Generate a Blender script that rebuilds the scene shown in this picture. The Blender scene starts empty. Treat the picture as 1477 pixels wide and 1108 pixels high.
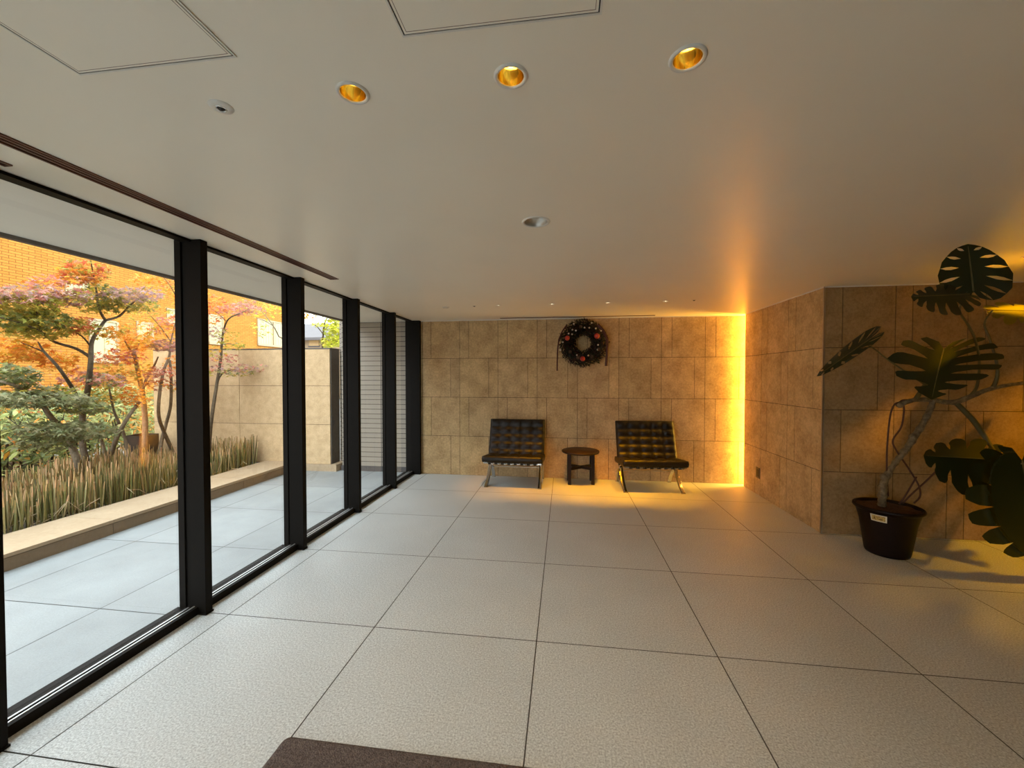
import bpy, bmesh, math, random
from mathutils import Vector, Matrix, noise

rnd = random.Random(11)
SC = bpy.context.scene
COL = SC.collection
H_CEIL = 2.42

# ------------------------------------------------------------------ camera
F_PX, YAW, PITCH, CAM_H = 572.92, 0.1306, -0.0194, 1.547
_cy, _sy, _cp, _sp = math.cos(YAW), math.sin(YAW), math.cos(PITCH), math.sin(PITCH)
FWD = Vector((-_sy * _cp, _cy * _cp, _sp))
RGT = Vector((_cy, _sy, 0))
UPV = RGT.cross(FWD)
cam_d = bpy.data.cameras.new('camera')
cam_d.sensor_fit = 'HORIZONTAL'
cam_d.sensor_width = 36.0
cam_d.lens = F_PX * 36.0 / 1477.0
cam_d.clip_start = 0.05
cam_d.clip_end = 200
cam = bpy.data.objects.new('camera', cam_d)
COL.objects.link(cam)
_m = Matrix((RGT, UPV, -FWD)).transposed().to_4x4()
_m.translation = (0, 0, CAM_H)
cam.matrix_world = _m
SC.camera = cam


def _ray(px, py):
    return FWD + RGT * ((px - 738.5) / F_PX) + UPV * ((554 - py) / F_PX)


def onY(px, py, y):
    d = _ray(px, py)
    return Vector((0, 0, CAM_H)) + d * (y / d.y)


def onX(px, py, x):
    d = _ray(px, py)
    return Vector((0, 0, CAM_H)) + d * (x / d.x)


def onZ(px, py, z):
    d = _ray(px, py)
    return Vector((0, 0, CAM_H)) + d * ((z - CAM_H) / d.z)


# ------------------------------------------------------------------ materials
def newmat(name):
    m = bpy.data.materials.new(name)
    m.use_nodes = True
    nt = m.node_tree
    b = nt.nodes['Principled BSDF']
    return m, nt, b


def N(nt, typ, **kw):
    n = nt.nodes.new(typ)
    for k, v in kw.items():
        if k in n.inputs:
            n.inputs[k].default_value = v
        else:
            setattr(n, k, v)
    return n


def c4(c):
    return (c[0], c[1], c[2], 1.0)


def plain(name, col, rough=0.5, metal=0.0, var=0.0, scale=20.0, bump=0.0, bscale=60.0, spec=0.5, emit=None, estr=0.0, tint=False, coat=0.0):
    m, nt, b = newmat(name)
    b.inputs['Roughness'].default_value = rough
    b.inputs['Metallic'].default_value = metal
    b.inputs['Specular IOR Level'].default_value = spec
    b.inputs['Coat Weight'].default_value = coat
    tc = N(nt, 'ShaderNodeTexCoord')
    if var > 0 or tint:
        nz = N(nt, 'ShaderNodeTexNoise', Scale=scale, Detail=4.0)
        nt.links.new(tc.outputs['Object'], nz.inputs['Vector'])
        cr = N(nt, 'ShaderNodeValToRGB')
        cr.color_ramp.elements[0].position = 0.3
        cr.color_ramp.elements[1].position = 0.7
        cr.color_ramp.elements[0].color = c4([max(0, x * (1 - var)) for x in col])
        cr.color_ramp.elements[1].color = c4([x * (1 + var) for x in col])
        nt.links.new(nz.outputs['Fac'], cr.inputs['Fac'])
        out = cr.outputs['Color']
        if tint:
            at = N(nt, 'ShaderNodeAttribute', attribute_name='tint')
            mx = N(nt, 'ShaderNodeMix', data_type='RGBA', blend_type='MULTIPLY')
            mx.inputs[0].default_value = 1.0
            nt.links.new(out, mx.inputs[6])
            nt.links.new(at.outputs['Color'], mx.inputs[7])
            out = mx.outputs[2]
        nt.links.new(out, b.inputs['Base Color'])
    else:
        b.inputs['Base Color'].default_value = c4(col)
    if bump > 0:
        nb = N(nt, 'ShaderNodeTexNoise', Scale=bscale, Detail=3.0)
        nt.links.new(tc.outputs['Object'], nb.inputs['Vector'])
        bp = N(nt, 'ShaderNodeBump', Strength=bump, Distance=0.02)
        nt.links.new(nb.outputs['Fac'], bp.inputs['Height'])
        nt.links.new(bp.outputs['Normal'], b.inputs['Normal'])
    if emit:
        b.inputs['Emission Color'].default_value = c4(emit)
        b.inputs['Emission Strength'].default_value = estr
    return m


def stone_mat(name, dark, light, sc1=5.0, sc2=38.0, rough=0.62, bump=0.15):
    """mottled limestone: broad clouds, fine grain and pale flecks, per-panel tint"""
    m, nt, b = newmat(name)
    b.inputs['Roughness'].default_value = rough
    b.inputs['Specular IOR Level'].default_value = 0.3
    tc = N(nt, 'ShaderNodeTexCoord')
    n1 = N(nt, 'ShaderNodeTexNoise', Scale=sc1, Detail=8.0, Roughness=0.65)
    n2 = N(nt, 'ShaderNodeTexNoise', Scale=sc2, Detail=5.0, Roughness=0.7)
    for n in (n1, n2):
        nt.links.new(tc.outputs['Object'], n.inputs['Vector'])
    ad = N(nt, 'ShaderNodeMath', operation='MULTIPLY_ADD')
    nt.links.new(n2.outputs['Fac'], ad.inputs[0])
    ad.inputs[1].default_value = 0.9
    nt.links.new(n1.outputs['Fac'], ad.inputs[2])
    cr = N(nt, 'ShaderNodeValToRGB')
    e = cr.color_ramp.elements
    e[0].position, e[1].position = 0.70, 1.2
    e[0].color, e[1].color = c4(dark), c4(light)
    mr = N(nt, 'ShaderNodeMapRange')
    mr.inputs['From Min'].default_value = 0.65
    mr.inputs['From Max'].default_value = 1.25
    nt.links.new(ad.outputs[0], mr.inputs['Value'])
    e[0].position, e[1].position = 0.1, 0.9
    nt.links.new(mr.outputs['Result'], cr.inputs['Fac'])
    at = N(nt, 'ShaderNodeAttribute', attribute_name='tint')
    mx = N(nt, 'ShaderNodeMix', data_type='RGBA', blend_type='MULTIPLY')
    mx.inputs[0].default_value = 1.0
    nt.links.new(cr.outputs['Color'], mx.inputs[6])
    nt.links.new(at.outputs['Color'], mx.inputs[7])
    nt.links.new(mx.outputs[2], b.inputs['Base Color'])
    bp = N(nt, 'ShaderNodeBump', Strength=bump, Distance=0.004)
    nt.links.new(n2.outputs['Fac'], bp.inputs['Height'])
    nt.links.new(bp.outputs['Normal'], b.inputs['Normal'])
    return m


def speckle_mat(name, col, amt=0.25, scale=160.0, blotch=0.08, bscale=1.6, rough=0.55, spec=0.35):
    """flamed granite: fine light and dark grains over faint broad blotches, per-tile tint"""
    m, nt, b = newmat(name)
    b.inputs['Roughness'].default_value = rough
    b.inputs['Specular IOR Level'].default_value = spec
    tc = N(nt, 'ShaderNodeTexCoord')
    n1 = N(nt, 'ShaderNodeTexNoise', Scale=scale, Detail=3.0, Roughness=0.75)
    n2 = N(nt, 'ShaderNodeTexNoise', Scale=bscale, Detail=5.0, Roughness=0.6)
    for n in (n1, n2):
        nt.links.new(tc.outputs['Object'], n.inputs['Vector'])
    r1 = N(nt, 'ShaderNodeMapRange')
    r1.inputs['From Min'].default_value, r1.inputs['From Max'].default_value = 0.3, 0.7
    r1.inputs['To Min'].default_value, r1.inputs['To Max'].default_value = 1 - amt, 1 + amt
    nt.links.new(n1.outputs['Fac'], r1.inputs['Value'])
    r2 = N(nt, 'ShaderNodeMapRange')
    r2.inputs['From Min'].default_value, r2.inputs['From Max'].default_value = 0.3, 0.7
    r2.inputs['To Min'].default_value, r2.inputs['To Max'].default_value = 1 - blotch, 1 + blotch
    nt.links.new(n2.outputs['Fac'], r2.inputs['Value'])
    mu = N(nt, 'ShaderNodeMath', operation='MULTIPLY')
    nt.links.new(r1.outputs['Result'], mu.inputs[0])
    nt.links.new(r2.outputs['Result'], mu.inputs[1])
    at = N(nt, 'ShaderNodeAttribute', attribute_name='tint')
    v1 = N(nt, 'ShaderNodeVectorMath', operation='SCALE')
    nt.links.new(at.outputs['Color'], v1.inputs[0])
    nt.links.new(mu.outputs[0], v1.inputs['Scale'])
    v2 = N(nt, 'ShaderNodeVectorMath', operation='MULTIPLY')
    nt.links.new(v1.outputs[0], v2.inputs[0])
    v2.inputs[1].default_value = col
    nt.links.new(v2.outputs[0], b.inputs['Base Color'])
    bp = N(nt, 'ShaderNodeBump', Strength=0.25, Distance=0.003)
    nt.links.new(n1.outputs['Fac'], bp.inputs['Height'])
    nt.links.new(bp.outputs['Normal'], b.inputs['Normal'])
    return m


def brick_mat(name, c1, c2, mortar, bw, bh, off, msize, axes, rough=0.8, spec=0.2):
    """brick or tile facing laid in world metres on a vertical plane (axes = which object axes run along and up)"""
    m, nt, b = newmat(name)
    b.inputs['Roughness'].default_value = rough
    b.inputs['Specular IOR Level'].default_value = spec
    tc = N(nt, 'ShaderNodeTexCoord')
    sp = N(nt, 'ShaderNodeSeparateXYZ')
    cb = N(nt, 'ShaderNodeCombineXYZ')
    nt.links.new(tc.outputs['Object'], sp.inputs[0])
    nt.links.new(sp.outputs[axes[0]], cb.inputs[0])
    nt.links.new(sp.outputs[axes[1]], cb.inputs[1])
    br = N(nt, 'ShaderNodeTexBrick')
    br.offset = off
    br.squash = 1.0
    br.inputs['Scale'].default_value = 1.0
    br.inputs['Brick Width'].default_value = bw
    br.inputs['Row Height'].default_value = bh
    br.inputs['Mortar Size'].default_value = msize
    br.inputs['Mortar Smooth'].default_value = 0.1
    br.inputs['Color1'].default_value = c4(c1)
    br.inputs['Color2'].default_value = c4(c2)
    br.inputs['Mortar'].default_value = c4(mortar)
    nt.links.new(cb.outputs[0], br.inputs['Vector'])
    nt.links.new(br.outputs['Color'], b.inputs['Base Color'])
    return m


def leaf_mat(name, rough=0.55, trans=0.35, spec=0.3):
    """leaf colour comes per leaf from the mesh; some light passes through"""
    m, nt, b = newmat(name)
    at = N(nt, 'ShaderNodeAttribute', attribute_name='tint')
    nt.links.new(at.outputs['Color'], b.inputs['Base Color'])
    b.inputs['Roughness'].default_value = rough
    b.inputs['Specular IOR Level'].default_value = spec
    tr = N(nt, 'ShaderNodeBsdfTranslucent')
    nt.links.new(at.outputs['Color'], tr.inputs['Color'])
    mx = N(nt, 'ShaderNodeMixShader')
    mx.inputs[0].default_value = trans
    nt.links.new(b.outputs[0], mx.inputs[1])
    nt.links.new(tr.outputs[0], mx.inputs[2])
    nt.links.new(mx.outputs[0], nt.nodes['Material Output'].inputs['Surface'])
    return m


def glass_mat(name):
    m, nt, b = newmat(name)
    nt.nodes.remove(b)
    tr = N(nt, 'ShaderNodeBsdfTransparent')
    tr.inputs['Color'].default_value = (0.94, 0.965, 0.94, 1)
    gl = N(nt, 'ShaderNodeBsdfGlossy', Roughness=0.0)
    gl.inputs['Color'].default_value = (1, 1, 1, 1)
    fr = N(nt, 'ShaderNodeFresnel', IOR=1.42)
    mx = N(nt, 'ShaderNodeMixShader')
    nt.links.new(fr.outputs[0], mx.inputs[0])
    nt.links.new(tr.outputs[0], mx.inputs[1])
    nt.links.new(gl.outputs[0], mx.inputs[2])
    nt.links.new(mx.outputs[0], nt.nodes['Material Output'].inputs['Surface'])
    return m


M = {}
M['ceiling'] = plain('ceiling_paint', (0.88, 0.81, 0.685), 0.36, var=0.015, scale=2, bump=0.015, bscale=180, spec=0.45)
M['soffit'] = plain('soffit_paint', (0.68, 0.64, 0.555), 0.8, var=0.02, scale=2)
M['floor'] = speckle_mat('floor_granite', (0.55, 0.575, 0.565), 0.44, 120.0, 0.05, 1.6, 0.5, 0.3)
M['grout'] = plain('grout', (0.075, 0.07, 0.06), 0.9, var=0.1)
M['paving'] = speckle_mat('paving_granite', (0.275, 0.29, 0.285), 0.12, 110.0, 0.16, 1.3, 0.55, 0.35)
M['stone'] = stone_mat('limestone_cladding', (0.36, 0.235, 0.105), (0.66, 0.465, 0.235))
M['stone_shaded'] = stone_mat('limestone_shaded_copy', (0.23, 0.14, 0.06), (0.40, 0.26, 0.125))  # same limestone as the other walls; its shade is put into a darker colour
M['stone_gap'] = plain('cladding_joint', (0.045, 0.025, 0.012), 0.9, var=0.1)
M['garden_stone'] = stone_mat('garden_limestone', (0.47, 0.32, 0.165), (0.70, 0.50, 0.29), 9.0, 70.0, 0.8)
M['curb_stone'] = stone_mat('curb_limestone', (0.37, 0.265, 0.16), (0.46, 0.345, 0.22), 3.0, 40.0, 0.75)
M['frame'] = plain('dark_bronze', (0.006, 0.0045, 0.003), 0.55, 0.0, var=0.1, spec=0.10)
M['track'] = plain('sill_track', (0.55, 0.56, 0.56), 0.35, 0.6, var=0.05)
M['glass'] = glass_mat('clear_glass')
M['brick'] = brick_mat('orange_brick', (0.385, 0.175, 0.028), (0.345, 0.142, 0.020), (0.175, 0.060, 0.007), 0.20, 0.055, 0.5, 0.006, (1, 2))
M['tile'] = brick_mat('grey_beige_tile', (0.31, 0.265, 0.21), (0.28, 0.24, 0.19), (0.09, 0.075, 0.06), 0.42, 0.078, 0.0, 0.006, (0, 2), 0.6, 0.3)
M['soil'] = plain('soil', (0.07, 0.05, 0.03), 0.95, var=0.3, scale=30)
M['ground'] = plain('ground', (0.25, 0.24, 0.21), 0.9, var=0.1, scale=3)
M['concrete'] = plain('upper_render', (0.5, 0.47, 0.42), 0.9, var=0.05, scale=2)
M['white'] = plain('white_enamel', (0.72, 0.69, 0.63), 0.4, var=0.02)
M['wood_slot'] = plain('slot_brown', (0.13, 0.042, 0.024), 0.45, var=0.15, scale=8)
M['slot_dark'] = plain('slot_dark', (0.012, 0.008, 0.006), 0.7, var=0.1)
M['gold'] = plain('gold_reflector', (1.0, 0.72, 0.20), 0.14, 1.0, var=0.05, scale=40)
M['silver'] = plain('silver_reflector', (0.62, 0.59, 0.54), 0.38, 1.0, var=0.05, scale=40)
M['lamp'] = plain('lamp_on', (1, 0.8, 0.4), 0.5, var=0.01, emit=(1.0, 0.74, 0.20), estr=14.0)
M['lamp_small'] = plain('small_lamp_on', (1, 0.85, 0.6), 0.5, var=0.01, emit=(1.0, 0.82, 0.5), estr=8.0)
M['black'] = plain('black_plastic', (0.012, 0.011, 0.010), 0.45, var=0.1)
M['leather'] = plain('black_leather', (0.012, 0.009, 0.007), 0.40, var=0.2, scale=30, bump=0.08, bscale=120, spec=0.30)
M['strap'] = plain('leather_strap', (0.02, 0.014, 0.01), 0.5, var=0.2)
M['chrome'] = plain('chrome', (0.62, 0.60, 0.57), 0.16, 1.0, var=0.03)
M['dark_wood'] = plain('dark_wood', (0.014, 0.006, 0.004), 0.5, var=0.3, scale=9, spec=0.22)
M['mat'] = plain('mat_pile', (0.15, 0.118, 0.105), 0.95, var=0.35, scale=110, bump=0.9, bscale=150, spec=0.1)
M['outlet'] = plain('outlet_plate', (0.10, 0.06, 0.03), 0.4, var=0.1)
M['pot'] = plain('pot_plastic', (0.012, 0.005, 0.004), 0.5, var=0.15, spec=0.2)
M['potsoil'] = plain('bark_soil', (0.085, 0.036, 0.016), 0.95, var=0.5, scale=60, bump=0.8, bscale=60)
M['stem'] = plain('monstera_stem', (0.17, 0.12, 0.06), 0.7, var=0.45, scale=35, bump=0.4, bscale=50)
M['petiole'] = plain('petiole', (0.10, 0.085, 0.03), 0.55, var=0.2)
M['root'] = plain('aerial_root', (0.075, 0.03, 0.02), 0.7, var=0.2)
M['monstera'] = leaf_mat('monstera_leaf', 0.35, 0.10, 0.4)
M['leaf'] = leaf_mat('maple_leaf', 0.6, 0.40)
M['shrub'] = leaf_mat('shrub_leaf', 0.45, 0.25, 0.4)
M['rush'] = leaf_mat('rush_stem', 0.6, 0.1)
M['bark_dark'] = plain('bark_dark', (0.085, 0.058, 0.03), 0.85, var=0.35, scale=25, bump=0.4)
M['bark_tan'] = plain('bark_tan', (0.22, 0.145, 0.085), 0.85, var=0.25, scale=25, bump=0.4)
M['bark_grey'] = plain('bark_grey', (0.17, 0.125, 0.075), 0.85, var=0.3, scale=25, bump=0.4)
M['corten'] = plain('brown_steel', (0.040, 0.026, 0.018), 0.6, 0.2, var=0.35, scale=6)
M['corten_lit'] = plain('brown_steel_lit', (0.12, 0.075, 0.035), 0.6, 0.2, var=0.35, scale=6)  # lighter copy for one side of the box, light put into its colour
M['label'] = plain('label_card', (0.75, 0.68, 0.5), 0.6, var=0.05)
M['label_gold'] = plain('label_print', (0.55, 0.38, 0.10), 0.6, var=0.5, scale=90)
M['label_ink'] = plain('label_ink', (0.22, 0.12, 0.03), 0.6, var=0.1)
M['needle'] = leaf_mat('wreath_foliage', 0.6, 0.05)
M['redball'] = plain('red_bauble', (0.40, 0.025, 0.02), 0.28, var=0.05, coat=0.4)
M['berry'] = plain('pale_berry', (0.62, 0.55, 0.50), 0.5, var=0.1)
M['cone'] = plain('pine_cone', (0.10, 0.055, 0.032), 0.8, var=0.3, scale=40)
M['ribbon'] = plain('dark_red_ribbon', (0.055, 0.006, 0.006), 0.55, var=0.1)
M['shutter'] = plain('cream_shutter', (0.36, 0.325, 0.185), 0.6, var=0.05, scale=4)
M['shutter_line'] = plain('shutter_groove', (0.25, 0.21, 0.10), 0.6, var=0.05)
M['win_frame'] = plain('window_frame', (0.30, 0.22, 0.12), 0.5, var=0.1)
M['house_wall'] = plain('house_wall', (0.33, 0.23, 0.14), 0.85, var=0.04)
M['house_roof'] = plain('house_roof', (0.085, 0.075, 0.075), 0.8, var=0.06, scale=3)
M['house_win'] = plain('house_window', (0.50, 0.30, 0.11), 0.5, var=0.1)
M['edge_trim'] = plain('corner_trim', (0.42, 0.34, 0.24), 0.35, 0.7, var=0.03)
M['dark_trim_and_shade'] = plain('soffit_edge_and_shade', (0.10, 0.085, 0.07), 0.6, var=0.1)
M['wall_plain'] = plain('plain_wall', (0.12, 0.085, 0.05), 0.8, var=0.05, scale=3)


# ------------------------------------------------------------------ mesh builder
class MB:
    def __init__(s):
        s.v, s.f, s.mi, s.c, s.sm = [], [], [], [], []

    def face(s, idx, mi=0, c=(1, 1, 1), smooth=False):
        s.f.append(tuple(idx)); s.mi.append(mi); s.c.append(c); s.sm.append(smooth)

    def poly(s, pts, mi=0, c=(1, 1, 1), smooth=False):
        b = len(s.v)
        s.v += [tuple(p) for p in pts]
        s.face(range(b, b + len(pts)), mi, c, smooth)

    def box(s, lo, hi, mi=0, c=(1, 1, 1), mat=None):
        x0, y0, z0 = lo; x1, y1, z1 = hi
        p = [(x0, y0, z0), (x1, y0, z0), (x1, y1, z0), (x0, y1, z0), (x0, y0, z1), (x1, y0, z1), (x1, y1, z1), (x0, y1, z1)]
        if mat is not None:
            p = [tuple(mat @ Vector(q)) for q in p]
        b = len(s.v); s.v += p
        for q in ((3, 2, 1, 0), (4, 5, 6, 7), (0, 1, 5, 4), (1, 2, 6, 5), (2, 3, 7, 6), (3, 0, 4, 7)):
            s.face([b + i for i in q], mi, c)

    def tube(s, pts, rad, n=8, mi=0, c=(1, 1, 1), flat=None, cap=True):
        """swept tube; rad is a number or list; flat=(axis vector, factor) squashes to a bar"""
        pts = [Vector(p) for p in pts]
        if not isinstance(rad, (list, tuple)):
            rad = [rad] * len(pts)
        b = len(s.v)
        t0 = (pts[1] - pts[0]).normalized()
        ref = Vector((0, 0, 1)) if abs(t0.z) < 0.9 else Vector((1, 0, 0))
        a = t0.cross(ref).normalized()
        for i, p in enumerate(pts):
            if i == 0: t = pts[1] - pts[0]
            elif i == len(pts) - 1: t = pts[-1] - pts[-2]
            else: t = pts[i + 1] - pts[i - 1]
            t.normalize()
            a = (a - t * a.dot(t))
            if a.length < 1e-6: a = t.orthogonal()
            a.normalize()
            bb = t.cross(a)
            for k in range(n):
                an = 2 * math.pi * k / n
                o = a * math.cos(an) + bb * math.sin(an)
                s.v.append(tuple(p + o * rad[i]))
        for i in range(len(pts) - 1):
            for k in range(n):
                k2 = (k + 1) % n
                s.face((b + i * n + k, b + i * n + k2, b + (i + 1) * n + k2, b + (i + 1) * n + k), mi, c, True)
        if cap:
            s.face([b + k for k in range(n)][::-1], mi, c)
            e = b + (len(pts) - 1) * n
            s.face([e + k for k in range(n)], mi, c)

    def strip(s, prof, x0, x1, w, mi=0, c=(1, 1, 1)):
        """flat bar: profile in (y,z) with thickness w, extruded from x0 to x1"""
        P = [Vector((0, p[0], p[1])) for p in prof]
        b = len(s.v)
        for i, p in enumerate(P):
            t = (P[min(i + 1, len(P) - 1)] - P[max(i - 1, 0)]).normalized()
            n = Vector((0, -t.z, t.y))
            for (x, sg) in ((x0, 1), (x1, 1), (x1, -1), (x0, -1)):
                q = p + n * (w / 2 * sg)
                s.v.append((x, q.y, q.z))
        for i in range(len(P) - 1):
            for k in range(4):
                k2 = (k + 1) % 4
                s.face((b + i * 4 + k, b + i * 4 + k2, b + i * 4 + 4 + k2, b + i * 4 + 4 + k), mi, c, k % 2 == 0)
        s.face([b, b + 1, b + 2, b + 3], mi, c)
        e = b + (len(P) - 1) * 4
        s.face([e + 3, e + 2, e + 1, e], mi, c)

    def lathe(s, prof, cen=(0, 0, 0), n=32, mi=0, c=(1, 1, 1), smooth=True, close=False):
        b = len(s.v)
        for (r, z) in prof:
            for k in range(n):
                an = 2 * math.pi * k / n
                s.v.append((cen[0] + r * math.cos(an), cen[1] + r * math.sin(an), cen[2] + z))
        for i in range(len(prof) - 1):
            for k in range(n):
                k2 = (k + 1) % n
                s.face((b + i * n + k, b + i * n + k2, b + (i + 1) * n + k2, b + (i + 1) * n + k), mi, c, smooth)
        if close:
            s.face([b + k for k in range(n)][::-1], mi, c)
            e = b + (len(prof) - 1) * n
            s.face([e + k for k in range(n)], mi, c)

    def ball(s, cen, r, mi=0, c=(1, 1, 1), nu=12, nv=8, sc=(1, 1, 1)):
        b = len(s.v)
        cen = Vector(cen)
        s.v.append(tuple(cen + Vector((0, 0, r * sc[2]))))
        for j in range(1, nv):
            th = math.pi * j / nv
            for k in range(nu):
                an = 2 * math.pi * k / nu
                s.v.append((cen.x + r * sc[0] * math.sin(th) * math.cos(an), cen.y + r * sc[1] * math.sin(th) * math.sin(an), cen.z + r * sc[2] * math.cos(th)))
        s.v.append(tuple(cen - Vector((0, 0, r * sc[2]))))
        last = len(s.v) - 1
        for k in range(nu):
            k2 = (k + 1) % nu
            s.face((b, b + 1 + k, b + 1 + k2), mi, c, True)
            for j in range(nv - 2):
                q = b + 1 + j * nu
                s.face((q + k, q + nu + k, q + nu + k2, q + k2), mi, c, True)
            q = b + 1 + (nv - 2) * nu
            s.face((last, q + k2, q + k), mi, c, True)

    def build(s, name, mats, parent=None, bevel=0.0, off=None):
        me = bpy.data.meshes.new(name)
        vs = s.v
        if off is not None:
            vs = [(a - off[0], b - off[1], c - off[2]) for a, b, c in s.v]
        me.from_pydata(vs, [], s.f)
        if not isinstance(mats, (list, tuple)): mats = [mats]
        for m in mats: me.materials.append(m)
        me.polygons.foreach_set('material_index', s.mi)
        me.polygons.foreach_set('use_smooth', s.sm)
        at = me.attributes.new('tint', 'FLOAT_COLOR', 'CORNER')
        buf = []
        for f, c in zip(s.f, s.c):
            buf += [c[0], c[1], c[2], 1.0] * len(f)
        at.data.foreach_set('color', buf)
        me.update()
        o = bpy.data.objects.new(name, me)
        COL.objects.link(o)
        if parent is not None: o.parent = parent
        if bevel > 0:
            bv = o.modifiers.new('edge', 'BEVEL')
            bv.width = bevel; bv.segments = 2; bv.limit_method = 'ANGLE'
        return o


def tag(o, label=None, cat=None, group=None, kind=None):
    if label: o['label'] = label
    if cat: o['category'] = cat
    if group: o['group'] = group
    if kind: o['kind'] = kind
    return o


def thing(name, label, cat, loc=(0, 0, 0), rz=0.0, group=None, kind=None):
    o = bpy.data.objects.new(name, None)
    o.empty_display_size = 0.1
    COL.objects.link(o)
    o.location = loc
    o.rotation_euler = (0, 0, rz)
    return tag(o, label, cat, group, kind)


def structure(o):
    o['kind'] = 'structure'
    return o


def copy_tree(o, parent=None):
    c = o.copy(); COL.objects.link(c)
    if parent is not None:
        c.parent = parent
    for ch in list(o.children):
        copy_tree(ch, c)
    return c


def smooth_path(pts, k=4):
    """Catmull-Rom through points (Vector-like of any dimension)"""
    P = [Vector(p) for p in pts]
    out = []
    for i in range(len(P) - 1):
        p0 = P[max(i - 1, 0)]; p1 = P[i]; p2 = P[i + 1]; p3 = P[min(i + 2, len(P) - 1)]
        for j in range(k):
            t = j / k
            out.append(0.5 * ((2 * p1) + (p2 - p0) * t + (2 * p0 - 5 * p1 + 4 * p2 - p3) * t * t + (3 * p1 - p0 - 3 * p2 + p3) * t ** 3))
    out.append(P[-1])
    return out


def lerp_list(a, n):
    """resample list of numbers to n values"""
    if not isinstance(a, (list, tuple)): return [a] * n
    out = []
    for i in range(n):
        x = i / (n - 1) * (len(a) - 1)
        j = min(int(x), len(a) - 2)
        out.append(a[j] + (a[j + 1] - a[j]) * (x - j))
    return out


# ------------------------------------------------------------------ room shell
X_WIN = -2.40          # glass plane
X_RET = 2.51           # face of the return wall on the right
Y_BACK = 6.05
Y_RIGHT = 4.248
Y_REAR = -3.6
X_FAR = 6.2
ROW = 0.9675
COL0, ROW0 = -2.156, 2.2895


def tile_floor(name, xs, ys, mats, z=0.0, gap=0.006, var=0.025, under=0.004):
    mb = MB()
    for i in range(len(xs) - 1):
        for j in range(len(ys) - 1):
            t = 1 + rnd.uniform(-var, var)
            x0, x1, y0, y1 = xs[i] + gap / 2, xs[i + 1] - gap / 2, ys[j] + gap / 2, ys[j + 1] - gap / 2
            mb.poly([(x0, y0, z), (x1, y0, z), (x1, y1, z), (x0, y1, z)], 0, (t, t, t))
    mb.poly([(xs[0], ys[0], z - under), (xs[-1], ys[0], z - under), (xs[-1], ys[-1], z - under), (xs[0], ys[-1], z - under)], 1)
    return structure(mb.build(name, mats))


xs = [X_WIN + 0.03] + [COL0 + i for i in range(0, 8)] + [X_FAR]
ys = [Y_REAR] + [ROW0 + ROW * k for k in range(-6, 4)] + [6.2]
ys = sorted(ys)
tile_floor('floor', xs, ys, [M['floor'], M['grout']])

# ceiling: one sheet with round openings for the recessed fittings
downlights = []       # (x, y, radius)
big_lit = [(-0.647, 1.166), (-0.156, 1.162), (0.334, 1.161)]
big_watt = [30, 22, 5]
big_off = (-0.160, 2.260)
small_lit = [(-0.804, 4.838), (-0.150, 4.832), (0.512, 4.828), (1.166, 4.824)]
edge_lit = (3.36, 3.36)
holes = [(x, y, 0.038) for x, y in big_lit] + [(big_off[0], big_off[1], 0.064)] + [(x, y, 0.022) for x, y in small_lit] + [(edge_lit[0], edge_lit[1], 0.045)]
bm = bmesh.new()


def loop(pts):
    vs = [bm.verts.new(p) for p in pts]
    return [bm.edges.new((vs[i], vs[(i + 1) % len(vs)])) for i in range(len(vs))]


edges = loop([(-2.42, Y_REAR, H_CEIL), (X_FAR, Y_REAR, H_CEIL), (X_FAR, 6.2, H_CEIL), (-2.42, 6.2, H_CEIL)])
for (x, y, r) in holes:
    edges += loop([(x + r * math.cos(2 * math.pi * k / 28), y + r * math.sin(2 * math.pi * k / 28), H_CEIL) for k in range(28)])
bmesh.ops.triangle_fill(bm, use_beauty=True, use_dissolve=False, edges=edges)
me = bpy.data.meshes.new('ceiling')
bm.to_mesh(me); bm.free()
me.materials.append(M['ceiling'])
oc = bpy.data.objects.new('ceiling', me); COL.objects.link(oc); structure(oc)

NARROW = 0.145
COURSES = [0.0, 0.611, 1.220, 1.825, H_CEIL]


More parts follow.
